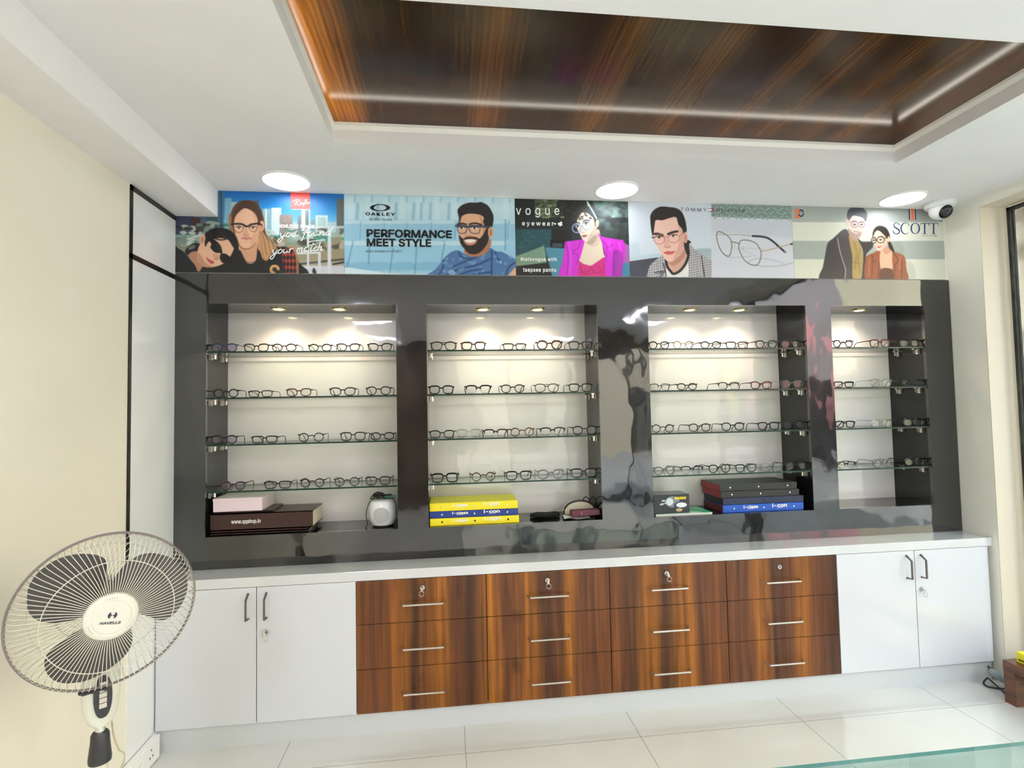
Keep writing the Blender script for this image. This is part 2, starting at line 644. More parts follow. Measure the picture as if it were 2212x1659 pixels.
for nm, x0, x1, y0_, y1_, lab in (('back', TX0 - 0.02, TX1 + 0.02, TY1 + 0.026, TY1 + 0.036, 'hidden light strip in the cove along the poster side of the ceiling tray'),
                                  ('left', TX0 - 0.036, TX0 - 0.026, TY0, TY1, 'hidden light strip in the cove along the left side of the ceiling tray'),
                                  ('right', TX1 + 0.026, TX1 + 0.036, TY0, TY1, 'hidden light strip in the cove along the right side of the ceiling tray')):
    t = thing('cove_light', lab, 'ceiling light', ((x0 + x1) / 2, (y0_ + y1_) / 2, TZB), 'cove lights of the ceiling tray')
    MB().box(x0, x1, y0_, y1_, ZC + 0.0205, TZB - 0.0025).build('channel', M_LEDBASE, t, smooth=0)
    MB().box(x0 + 0.001, x1 - 0.001, y0_ + 0.001, y1_ - 0.001, TZB - 0.002, TZB + 0.005).build('light_strip', M_LED, t, smooth=0)
# boxed-out bulkhead along the left wall
struct(MB().box(XL, XB, YF, 0.0, ZS, ZC).build('trim_4', M_CEIL, smooth=0))

struct(MB().box(XL - 0.1, XL, YF, 0.4, 0, ZC).build('wall_left', M_CREAM, smooth=0))
w = MB().box(XL, XG + 0.02, 0.29, 0.4, 0, ZC + 0.02)
w.box(XL, XR, 0.006, 0.29, ZG + 0.002, ZC)
struct(w.build('wall_back', M_PILLAR, smooth=0))
# white laminated return on the left wall with its black bands
struct(MB().box(XL, XL + 0.003, -0.365, -0.0005, 0.0, ZS).build('trim_5', M_WHITELAM, smooth=0))
t = MB().box(XL, XL + 0.005, -0.381, -0.363, 0.86, ZS)
t.box(XL, XL + 0.005, -0.381, -0.001, 2.136, 2.159).box(XL, XL + 0.005, -0.381, -0.001, 2.424, ZS)
struct(t.build('trim_6', M_BLACKTRIM, smooth=0))

# right side: pillar, beam over the opening, reveal, glazing
p = MB()
p.box(XR, XG + 0.02, -0.195, 0.29, 0, ZC)
p.box(XR, XG + 0.12, YF, -0.195, 2.522, ZC)
struct(p.build('wall_right', M_PILLAR, smooth=0))
p = MB()
p.box(XR, XG, -0.199, -0.1952, 0, 2.522)
p.box(XR + 0.001, XG, YF, -0.199, 2.519, 2.5218)
for q in range(5):                                     # the plaster rounds into the glazing frame
    a0, a1 = q / 5 * math.pi / 2, (q + 1) / 5 * math.pi / 2
    r = 0.03
    P = [(XG - r + r * math.sin(a), -0.199 - r * (1 - math.cos(a))) for a in (a0, a1)]
    p.quad((*P[0], 0), (*P[1], 0), (*P[1], 2.519), (*P[0], 2.519))
struct(p.build('trim_7', mat('reveal_plaster', S(220, 211, 192), 0.6), smooth=30))
g = MB()
y0 = -0.229
g.box(XG - 0.012, XG + 0.02, y0 - 0.016, y0, 0, 2.508).box(XG - 0.012, XG + 0.02, YF, y0, 2.492, 2.508)
for yy in (-2.35, -4.4):
    g.box(XG - 0.03, XG + 0.03, yy - 0.03, yy + 0.03, 0, 2.492)
g.box(XG - 0.012, XG + 0.02, YF, y0, 0, 0.03)
M_GASKET = speckle(mat('black_gasket', S(20, 22, 20), 0.5), S(10, 12, 11), S(62, 68, 60), 40, lo=0.45, hi=0.75, stretch=(1, 1, 0.25))
win = struct(g.build('window_1', M_GASKET, smooth=0))
M_PANE = clear('window_glass', (0.95, 0.97, 0.965, 1), 0.0, 1.4)
gl = MB()
for a, b_ in ((-2.32, y0 - 0.016), (-4.37, -2.38), (YF, -4.43)):
    gl.box(XG, XG + 0.008, a, b_, 0.03, 2.492)
o = gl.build('pane', M_PANE, win, smooth=0)

# front of the shop behind the camera: solid on the left, glazed on the right
M_FRONT = speckle(mat('front_wall_panel', S(96, 78, 60), 0.5), S(70, 55, 42), S(120, 100, 80), 2.0)
f = MB()
f.box(XL, 1.35, YF - 0.1, YF, 0, ZC).box(1.35, XG + 0.2, YF - 0.1, YF, 2.35, ZC)
struct(f.build('wall_front', M_FRONT, smooth=0))
g = MB()
for xx in (1.37, 2.30, 3.25, 4.2):
    g.box(xx - 0.03, xx + 0.03, YF - 0.07, YF - 0.01, 0, 2.35)
g.box(1.35, 4.2, YF - 0.07, YF - 0.01, 2.30, 2.35).box(1.35, 4.2, YF - 0.07, YF - 0.01, 0, 0.08)
win2 = struct(g.build('window_2', M_BLACKTRIM, smooth=0))
gl = MB()
for a, b_ in ((1.40, 2.27), (2.33, 3.22), (3.28, 4.17)):
    gl.box(a, b_, YF - 0.045, YF - 0.037, 0.08, 2.30)
gl.build('pane', M_PANE, win2, smooth=0)

# ------------------------------------------------------------------ the street outside (seen through the glass and mirrored in the gloss)
M_ROAD = speckle(mat('street_concrete', S(150, 148, 142), 0.9), S(132, 130, 126), S(168, 165, 158), 1.2)
struct(MB().box(-6, 30, -24, 12, -0.4, -0.1).build('ground', M_ROAD, smooth=0))
M_STONE = speckle(mat('stone_cladding', S(190, 180, 165), 0.5), S(120, 102, 84), S(224, 216, 202), 5.0, detail=8, lo=0.32, hi=0.62, bump=0.01)
tag(MB().box(4.52, 4.62, -0.5, 1.6, -0.1, 3.4).build('stone_cladding', M_STONE, smooth=0),
    'mottled grey-brown stone slab standing outside the glass at the right edge', 'stone slab')


def facade(name, along, base, w, h, d, colr, label, rows, cols, seed, facing):
    rng = random.Random(seed)
    root = thing(name, label, 'building', base)
    bx, by, bz = base
    mw = speckle(mat(name + '_render', S(*colr), 0.9), S(*[int(v * 0.92) for v in colr]), S(*colr), 0.8)
    md = mat(name + '_opening', S(52, 50, 50), 0.5)
    W = MB()
    if along == 'Y':
        W.box(bx, bx + d, by, by + w, bz, bz + h)
    else:
        W.box(bx, bx + w, by - d, by, bz, bz + h)
    W.build('wall', mw, root, smooth=0)
    for i in range(rows):
        for j in range(cols):
            u0 = w * (j + 0.2) / cols
            u1 = w * (j + 0.2 + rng.uniform(0.35, 0.6)) / cols
            z0 = bz + (0.1 if i == 0 else h * i / rows + 0.8)
            z1 = z0 + (2.2 if i == 0 else 1.2)
            q = MB()
            if along == 'Y':
                q.box(bx - 0.05, bx + 0.02, by + u0, by + u1, z0, z1)
            else:
                q.box(bx + u0, bx + u1, by - 0.02, by + 0.05, z0, z1)
            q.build('window', md, root, smooth=0)
    return root


facade('street_building', 'Y', (10.0, -8.2, -0.1), 10.0, 9.0, 3.0, (226, 212, 176), 'pale yellow rendered building across the street', 2, 4, 3, -1)
facade('shop_building', 'Y', (11.0, -22.0, -0.1), 13.6, 6.0, 3.0, (176, 164, 160), 'low grey shop building across the street', 1, 4, 5, -1)
facade('corner_building', 'X', (-3.0, -15.0, -0.1), 12.0, 5.5, 3.0, (205, 190, 165), 'beige building facing the shop front', 2, 6, 9, -1)
for i, (yy, w_, z_, colr) in enumerate(((-9.0, 0.5, 2.6, (224, 150, 146)), (-10.4, 0.9, 2.2, (230, 160, 150)), (-7.7, 0.5, 1.9, (214, 150, 150)), (-11.8, 0.7, 1.6, (196, 200, 100)))):
    q = MB()
    n = 12
    for k in range(n):
        a, b_ = yy + w_ * k / n, yy + w_ * (k + 1) / n
        da, db = 0.04 * math.sin(k * 1.7), 0.04 * math.sin((k + 1) * 1.7)
        q.quad((9.2 + da, a, 1.0), (9.2 + db, b_, 1.0), (9.2 + db, b_, 1.0 + z_), (9.2 + da, a, 1.0 + z_))
    ob = q.build('hanging_cloth', mat('cloth_dye', S(*colr), 0.9), smooth=60, fix=False)
    md = ob.modifiers.new('thick', 'SOLIDIFY')
    md.thickness = 0.01
    tag(ob, ['tall red cloth hung between the yellow building and the grey shop', 'wide salmon cloth hung outside the grey shop', 'short rose cloth hung before the yellow building',
             'yellow-green cloth hung outside the grey shop'][i], 'cloth')

# ------------------------------------------------------------------ ceiling lamps, added fill panels
M_RING = mat('lamp_white_rim', S(240, 240, 238), 0.35)
M_GLOW = mat('lamp_glow', S(255, 255, 255), 0.5, emit=(0.93, 0.95, 1.0, 1), emit_strength=7.5)
M_GLOW2 = mat('fill_panel_glow', S(255, 255, 255), 0.5, emit=(0.94, 0.95, 1.06, 1), emit_strength=23.0)
LAMPS = [(0.511, -0.146, 'round white ceiling downlight above the poster with the red square'),
         (2.117, -0.152, 'round white ceiling downlight above the magenta jacket poster, the middle one'),
         (3.712, -0.150, 'round white ceiling downlight beside the security camera')]
for x, y, lab in LAMPS:
    t = thing('ceiling_downlight', lab, 'ceiling light', (x, y, ZC), 'round ceiling downlights')
    MB().lathe([(0.112, 0.0), (0.112, -0.004), (0.108, -0.007), (0.1035, -0.0075), (0.1035, -0.004), (0.1035, 0.0)], (x, y, ZC)).build('rim', M_RING, t)
    MB().lathe([(0.0, -0.0045), (0.103, -0.0045), (0.103, 0.0), (0.0, 0.0)], (x, y, ZC)).build('diffuser', M_GLOW, t)
# unseen square fill panels behind the camera, added to brighten ceiling and niches
for x, y, lab in ((0.3, -3.4, 'added unseen square fill light on the ceiling at the left of the shop'), (3.75, -3.4, 'added unseen square fill light on the ceiling at the right of the shop'),
                  (0.3, -4.9, 'added unseen square fill light on the ceiling at the left near the shop front'), (2.95, -4.9, 'added unseen square fill light on the ceiling at the right near the shop front')):
    t = thing('fill_panel_light', lab, 'ceiling light', (x, y, ZC), 'added square fill lights')
    f = MB()
    for x0, x1, y0_, y1_ in ((-0.31, 0.31, -0.31, -0.295), (-0.31, 0.31, 0.295, 0.31), (-0.31, -0.295, -0.295, 0.295), (0.295, 0.31, -0.295, 0.295)):
        f.box(x + x0, x + x1, y + y0_, y + y1_, ZC - 0.012, ZC)
    f.build('frame', M_RING, t, smooth=0)
    MB().box(x - 0.295, x + 0.295, y - 0.295, y + 0.295, ZC - 0.007, ZC).build('diffuser', M_GLOW2, t, smooth=0)

# ------------------------------------------------------------------ lower cabinets
M_HANDLE = mat('brushed_steel', S(206, 198, 186), 0.28, metal=1.0)
M_DARKHANDLE = mat('dark_nickel', S(112, 104, 100), 0.35, metal=0.9)
M_CHROME = mat('chrome', S(214, 212, 206), 0.12, metal=1.0)
M_KEYHOLE = mat('keyhole_black', S(12, 12, 12), 0.4)
M_CARCASS = mat('carcass_dark', S(40, 26, 18), 0.6)
M_DOOR = mat('white_gloss_door', S(208, 211, 217), 0.16, coat=0.5)
YB2 = 0.16                                   # carcass back


def rbox(x0, x1, y0, y1, z0, z1):
    return MB().box(x0, x1, y0, y1, z0, z1)


def lock(parent, x, y, z, key, tilt=0.3):
    m = MB().lathe([(0.0, -0.006), (0.0105, -0.006), (0.0125, -0.003), (0.0125, 0.0)], (x, y, z), 'Y', 20)
    lk = m.build('lock', M_CHROME, parent)
    MB().box(x - 0.0016, x + 0.0016, y - 0.0068, y - 0.0058, z - 0.005, z + 0.005).build('keyhole', M_KEYHOLE, lk, smooth=0)
    if key:
        k = MB().box(x - 0.0012, x + 0.0012, y - 0.022, y - 0.006, z - 0.0035, z + 0.0035)
        ring = [(x + 0.011 * math.sin(a) + tilt * 0.012, y - 0.021 + 0.002 * math.cos(a), z - 0.0225 + 0.0115 * math.cos(a)) for a in np.linspace(0, 2 * math.pi, 19)[:-1]]
        k.tube(ring, 0.0013, 6, closed=True)
        k.box(x - 0.004 + tilt * 0.006, x + 0.004 + tilt * 0.006, y - 0.0225, y - 0.0195, z - 0.012, z + 0.003)
        k.build('key', M_CHROME, lk)


def bow_handle(parent, x0, x1, z, y):
    """Flat bow handle: a square bar standing off the drawer on two angled feet."""
    pth = [(x0 - 0.010, y, z + 0.003), (x0, y - 0.032, z), (x1, y - 0.032, z), (x1 + 0.010, y, z + 0.003)]
    return MB().tube(pth, 0.0052, 4, up=(0, 0, 1)).build('handle', M_HANDLE, parent, smooth=0, bevel=0.001)


X0 = 0.8205
UNITS = ['first brown wooden drawer unit from the left, beside the left white cabinet', 'second brown wooden drawer unit from the left',
         'third brown wooden drawer unit from the left', 'rightmost brown wooden drawer unit, its lock without a key']
for k in range(4):
    xa, xb = X0 + 0.6 * k, X0 + 0.6 * (k + 1)
    t = thing('drawer_unit', UNITS[k], 'drawers', ((xa + xb) / 2, 0.0, ZD[0]), 'wooden drawer units under the worktop')
    rbox(xa + 0.001, xb - 0.001, YD + 0.019, YB2, ZD[0], 0.7015).build('carcass', M_CARCASS, t, smooth=0)
    for r in range(3):
        d = rbox(xa + 0.0016, xb - 0.0016, YD, YD + 0.018, ZD[r] + 0.0014, ZD[r + 1] - 0.0014).build('drawer', M_DRAWER, t, smooth=0, bevel=0.0008)
        zc = ZD[r + 1] - 0.112
        cx = (xa + xb) / 2 + (0.005, -0.003, -0.007, -0.012)[k]
        bow_handle(d, cx - 0.092, cx + 0.092, zc, YD)
        if r == 2:
            lock(d, cx - 0.003, YD, ZD[3] - 0.044, k < 3, (-0.3, 0.2, 0.5, 0)[k])


def d_handle(parent, x, z0, z1, y, side):
    """Vertical D handle with one slanted end, leaning away from the door gap."""
    a = side * 0.0
    pth = [(x, y, z1 + 0.010), (x, y - 0.034, z1 - 0.012), (x, y - 0.034, z0 + 0.002), (x, y, z0)]
    return MB().tube(pth, 0.0055, 4, up=(1, 0, 0)).build('handle', M_DARKHANDLE, parent, smooth=0, bevel=0.001)


def white_cabinet(xs, lab, hx, hz, lockside):
    t = thing('white_cabinet', lab, 'cabinet', ((xs[0] + xs[2]) / 2, 0, ZD[0]))
    rbox(xs[0] + 0.002, xs[2] - 0.001, YD + 0.019, YB2, ZD[0], 0.7015).build('carcass', mat('white_carcass', S(225, 228, 228), 0.4), t, smooth=0)
    for i in range(2):
        d = rbox(xs[i] + 0.0018 + (0.003 if i == 0 and xs[0] < 0 else 0), xs[i + 1] - 0.0018, YD, YD + 0.018, ZD[0] + 0.001, ZD[3] - 0.001).build('door', M_DOOR, t, smooth=0, bevel=0.001)
        d_handle(d, hx[i], hz[0], hz[1], YD, i)
        if i == 1:
            lock(d, hx[i] - 0.004, YD, hz[2], lockside)


def cab_x(px, py):
    return at(px, py, 'Y', YD - 0.03)


white_cabinet((XL + 0.004, 0.3832, X0), 'white gloss two-door cabinet behind the pedestal fan at the left end', (cab_x(531, 1315)[0], cab_x(571, 1312)[0]), (0.5625, 0.664, 0.499), True)
white_cabinet((X0 + 2.4, 3.662, 4.096), 'white gloss two-door cabinet at the right end under the worktop', (cab_x(1969, 1230)[0], cab_x(2000, 1226)[0]), (0.562, 0.668, 0.500), True)

tag(rbox(XL + 0.001, XR - 0.002, -0.1632, 0.04, 0.7022, ZW).build('worktop', speckle(mat('white_worktop', S(238, 238, 238), 0.1, coat=0.6), S(204, 206, 209), S(212, 213, 214), 6.0), smooth=0, bevel=0.0015),
    'long white worktop slab running over all the lower cabinets', 'worktop')
tag(rbox(XL + 0.001, 4.10, -0.142, 0.2, 0.0, ZD[0] - 0.001).build('plinth', mat('white_plinth', S(200, 203, 205), 0.3), smooth=0),
    'white recessed kick board along the floor under the cabinets', 'plinth')

# ------------------------------------------------------------------ grey display wall with four niches
M_GREY = mat('charcoal_gloss_laminate', S(26, 26, 27), 0.06, spec=0.7, coat=0.9, coat_rough=0.015)
wavy(M_GREY, 6.0, 0.0035, (1, 1, 0.8))
M_GREYIN = mat('charcoal_niche_lining', S(22, 22, 22), 0.1, spec=0.5)
wavy(M_GREYIN, 4.0, 0.006)
M_BACK = mat('cream_gloss_backing', S(229, 223, 221), 0.2, spec=0.5, coat=0.8, coat_rough=0.015)
wavy(M_BACK, 5.0, 0.002)
disp = thing('display_wall', 'charcoal gloss display wall unit with four lit niches of glass shelves', 'display unit', (2.03, 0.1, ZW))
disp['kind'] = 'thing'
xs = [XL + 0.001] + [v for n in NICHES for v in n] + [XR - 0.0045]
pan = MB()
zs = [ZW + 0.0005, ZNB, ZNT, ZG]
for i in range(len(xs) - 1):
    for j in range(3):
        if j == 1 and i % 2 == 1:
            continue
        pan.quad((xs[i], 0, zs[j]), (xs[i + 1], 0, zs[j]), (xs[i + 1], 0, zs[j + 1]), (xs[i], 0, zs[j + 1]))
for i in range(len(xs) - 1):
    pan.quad((xs[i], 0, ZG), (xs[i + 1], 0, ZG), (xs[i + 1], 0.018, ZG), (xs[i], 0.018, ZG))
for a, b_ in NICHES:                                   # edges of the cut-outs
    pan.quad((a, 0, ZNB), (a, 0, ZNT), (a, 0.018, ZNT), (a, 0.018, ZNB))
    pan.quad((b_, 0, ZNB), (b_, 0, ZNT), (b_, 0.018, ZNT), (b_, 0.018, ZNB))
    pan.quad((a, 0, ZNT), (b_, 0, ZNT), (b_, 0.018, ZNT), (a, 0.018, ZNT))
    pan.quad((a, 0, ZNB), (b_, 0, ZNB), (b_, 0.018, ZNB), (a, 0.018, ZNB))
pan.quad((xs[-1], 0, ZW), (xs[-1], 0, ZG), (xs[-1], 0.018, ZG), (xs[-1], 0.018, ZW))
pan.build('front_panel', M_GREY, disp, smooth=0)
for a, b_ in NICHES:
    q = MB()
    e = 0.012
    q.box(a - e, a, 0.018, YB, ZNB - e, ZNT + e).box(b_, b_ + e, 0.018, YB, ZNB - e, ZNT + e)
    q.box(a, b_, 0.018, YB, ZNT, ZNT + e).box(a, b_, 0.018, YB, ZNB - e, ZNB)
    q.build('niche_lining', M_GREYIN, disp, smooth=0)
    rbox(a - e, b_ + e, YB, YB + 0.012, ZNB - e, ZNT + e).build('back_panel', M_BACK, disp, smooth=0)

# recessed spots in the niche tops
M_GOLD = mat('spot_gold_ring', S(206, 190, 130), 0.25, metal=0.8)
M_WARM = mat('spot_glow', S(255, 240, 205), 0.5, emit=(1.0, 0.83, 0.52, 1), emit_strength=14.0)
NN = ['leftmost niche', 'second niche from the left', 'third niche from the left', 'rightmost niche']
for ni, xx, which in ((0, 0.392, 'left'), (0, 0.697, 'right'), (1, 1.449, 'left'), (1, 1.746, 'right'), (2, 2.616, 'left'), (2, 2.914, 'right'), (3, 3.659, '')):
    t = thing('recessed_spotlight', f'{which} warm recessed spotlight in the top of the {NN[ni]}'.strip() if which else 'single warm recessed spotlight in the top of the rightmost niche', 'spotlight', (xx, 0.135, ZNT), 'recessed niche spotlights')
    MB().lathe([(0.040, 0.0), (0.040, -0.003), (0.036, -0.006), (0.028, -0.004), (0.026, 0.0)], (xx, 0.135, ZNT), n=28).build('bezel', M_GOLD, t)
    MB().lathe([(0.0, -0.006), (0.020, -0.0045), (0.026, -0.0015), (0.026, 0.0), (0.0, 0.0)], (xx, 0.135, ZNT), n=24).build('bulb', M_WARM, t)
    ld = bpy.data.lights.new('spot_beam', 'SPOT')
    ld.energy = 5.5
    ld.color = (1.0, 0.84, 0.62)
    ld.spot_size = math.radians(140)
    ld.spot_blend = 0.9
    ld.shadow_soft_size = 0.022
    lo = bpy.data.objects.new('spot_beam', ld)
    lo.location = (xx, 0.135, ZNT - 0.012)
    COL.objects.link(lo)
    put_under(lo, t)
    lo.matrix_parent_inverse = Matrix.Translation(-Vector((xx, 0.135, ZNT)))

# ------------------------------------------------------------------ glass shelves
M_SHELF = clear('shelf_glass', (0.90, 0.965, 0.925, 1), 0.0, 1.5)
M_EDGE = mat('shelf_glass_edge', S(14, 48, 36), 0.2, spec=0.4)
SN = ['top', 'second', 'third', 'bottom']
for ni, (a, b_) in enumerate(NICHES):
    for si, z in enumerate(SHELVES):
        t = thing('glass_shelf', f'{SN[si]} glass shelf of the {NN[ni]}', 'shelf', ((a + b_) / 2, 0.13, z), 'glass shelves in the niches')
        y0, y1, th = 0.006, 0.252, 0.008
        pl = MB()
        pl.quad((a + 0.002, y0, z), (b_ - 0.002, y0, z), (b_ - 0.002, y1, z), (a + 0.002, y1, z))
        pl.quad((a + 0.002, y0, z - th), (a + 0.002, y1, z - th), (b_ - 0.002, y1, z - th), (b_ - 0.002, y0, z - th))
        pl.build('glass_plate', M_SHELF, t, smooth=0, fix=False)
        ed = MB()
        ed.quad((a + 0.002, y0, z - th), (b_ - 0.002, y0, z - th), (b_ - 0.002, y0, z), (a + 0.002, y0, z))
        ed.quad((a + 0.002, y1, z - th), (b_ - 0.002, y1, z - th), (b_ - 0.002, y1, z), (a + 0.002, y1, z))
        ed.build('green_edge', M_EDGE, t, smooth=0, fix=False)
        sides = {0: (1,), 1: (1, -1), 2: (-1,), 3: (-1,)}[ni]
        for sd in sides:
            xx = a if sd > 0 else b_
            for yy in (0.055, 0.19):
                br = MB().box(xx, xx + sd * 0.030, yy - 0.007, yy + 0.007, z - th - 0.004, z - th)
                br.box(xx, xx + sd * 0.006, yy - 0.009, yy + 0.009, z - th - 0.03, z - th)
                br.tube([(xx + sd * 0.020, yy, z - th - 0.004), (xx + sd * 0.020, yy, z - th - 0.026)], 0.0065, 10)
                br.build('shelf_bracket', M_CHROME, t)

# ------------------------------------------------------------------ eyeglasses
M_LENS = clear('demo_lens', (0.95, 0.96, 0.95, 1), 0.02, 1.36)
M_LENSV = clear('violet_coated_lens', (0.78, 0.74, 0.84, 1), 0.02, 1.75)
FRAME = {k: mat('frame_' + k, S(*c), r, spec=0.5) for k, (c, r) in dict(
    black=((16, 15, 16), 0.25), brown=((44, 25, 20), 0.25), tortoise=((84, 46, 22), 0.22), maroon=((50, 20, 24), 0.25), blue=((40, 52, 84), 0.25),
    amber=((92, 48, 30), 0.22), grey=((108, 104, 110), 0.3), olive=((74, 62, 34), 0.25), gold=((110, 84, 44), 0.25), red=((92, 22, 28), 0.22)).items()}
FRAME['crystal'] = clear('frame_crystal', (0.80, 0.82, 0.82, 1), 0.05, 1.9)
speckle(FRAME['tortoise'], S(26, 14, 10), S(88, 48, 22), 120, lo=0.4, hi=0.62)


def outline(kind, w, h, side, n=30):
    """Lens outline about its own centre; side is +1 for the lens on the right."""
    pts = []
    e = {'round': 2.0, 'oval': 2.2, 'panto': 2.35, 'rect': 4.2, 'square': 3.4, 'cat': 2.5, 'half': 3.0, 'aviator': 2.4, 'hex': 2.0}[kind]
    for i in range(n):
        q = 2 * math.pi * i / n
        cx, sz = math.cos(q), math.sin(q)
        x = math.copysign(abs(cx) ** (2 / e), cx) * w / 2
        z = math.copysign(abs(sz) ** (2 / e), sz) * h / 2
        u = x * side / (w / 2)                         # +1 at the temple side
        v = z / (h / 2)
        if kind in ('square', 'half', 'panto', 'rect'):
            x *= 1 + 0.09 * v
        if kind == 'cat' and v > 0:
            z += 0.0045 * max(u, 0) ** 2 * v
            x += side * 0.002 * max(u, 0) * v
        if kind == 'aviator':
            x *= 1 + 0.10 * v
            z -= 0.003 * max(u, 0) * (v < 0) * abs(v)
        if kind == 'hex':
            a = (q % (math.pi / 3)) - math.pi / 6
            k = 0.93 / math.cos(a) * math.cos(math.pi / 6) + 0.06
            x, z = x * k, z * k
        pts.append((x, z))
    return pts


def eyeglasses(label, kind, colr, loc, yaw, width, thick=1.0, lens=None, top_only=False, splay=0.0):
    s = width / 0.136
    w = {'round': 0.047, 'oval': 0.051, 'panto': 0.049, 'rect': 0.053, 'square': 0.052, 'cat': 0.052, 'half': 0.052, 'aviator': 0.054, 'hex': 0.048}[kind] * s
    h = {'round': 0.043, 'oval': 0.038, 'panto': 0.042, 'rect': 0.033, 'square': 0.041, 'cat': 0.039, 'half': 0.038, 'aviator': 0.042, 'hex': 0.044}[kind] * s
    half_w = width / 2
    r = 0.0019 * thick
    c0 = half_w - 0.006 * s - w / 2
    cz = h / 2 + r
    t = bpy.data.objects.new('eyeglasses', None)
    t.empty_display_size = 0.03
    t.location = loc
    t.rotation_euler = (0, 0, yaw)
    COL.objects.link(t)
    tag(t, label, 'eyeglasses', 'eyeglasses on the glass shelves')
    m = FRAME[colr]
    f = MB()
    ztop = cz + h / 2 * 0.62
    for sd in (1, -1):
        o = outline(kind, w, h, sd)
        P = [(sd * c0 + x, -0.0006 * abs(x), cz + z) for x, z in o]
        if kind == 'half' or top_only:
            up = [p for p in P if p[2] > cz - h * 0.06]
            up.sort(key=lambda p: p[0])
            f.tube(up, r * 1.35, 6, up=(0, 1, 0))
            f.tube([(p[0], p[1], p[2]) for p in P], 0.0007, 5, closed=True, up=(0, 1, 0))
        else:
            rr = [r * (1.0 + 0.45 * max(0.0, (p[2] - cz) / (h / 2))) for p in P]
            f.tube(P, rr, 6, closed=True, up=(0, 1, 0))
        # end piece out to the hinge
        f.tube([(sd * (c0 + w * 0.44), 0.0, ztop), (sd * (half_w - 0.001), 0.001, ztop + 0.002), (sd * half_w, 0.007, ztop + 0.002)], r * 1.5, 6)
    zb = cz + h * 0.16
    b_ = c0 - w / 2
    f.tube([(-b_ - 0.001, 0, zb - 0.002), (-b_ * 0.5, -0.001, zb + 0.003), (b_ * 0.5, -0.001, zb + 0.003), (b_ + 0.001, 0, zb - 0.002)], r * 1.25, 6)
    if kind == 'aviator':
        f.tube([(-b_ - 0.004, 0, cz + h * 0.44), (b_ + 0.004, 0, cz + h * 0.44)], r * 0.9, 6)
    f.build('front_frame', m, t, smooth=50)
    lm = lens or M_LENS
    for sd in (1, -1):
        o = outline(kind, w * 0.985, h * 0.985, sd)
        MB().prism([(sd * c0 + x, cz + z) for x, z in o], -0.0004, 0.001, 'Y').build('lens', lm, t, smooth=0)
    for sd in (1, -1):
        k = sd * (1 if sd > 0 else 1)
        hx = half_w
        tip = half_w - 0.004 + splay * 0.01
        pth = [(sd * hx, 0.006, ztop + 0.002), (sd * (hx + 0.0015), 0.045, ztop + 0.003), (sd * hx, 0.092, ztop + 0.0015), (sd * (hx - 0.001), 0.106, ztop - 0.004),
               (sd * (tip - 0.001), 0.122, max(ztop - 0.020, 0.012)), (sd * (tip - 0.004), 0.134, 0.0028)]
        tm = m
        MB().tube(pth, [r * 1.15, r * 1.0, r * 0.9, r * 1.0, r * 1.2, r * 1.15], 6, flat=0.7).build('temple', tm, t, smooth=50)
    return t


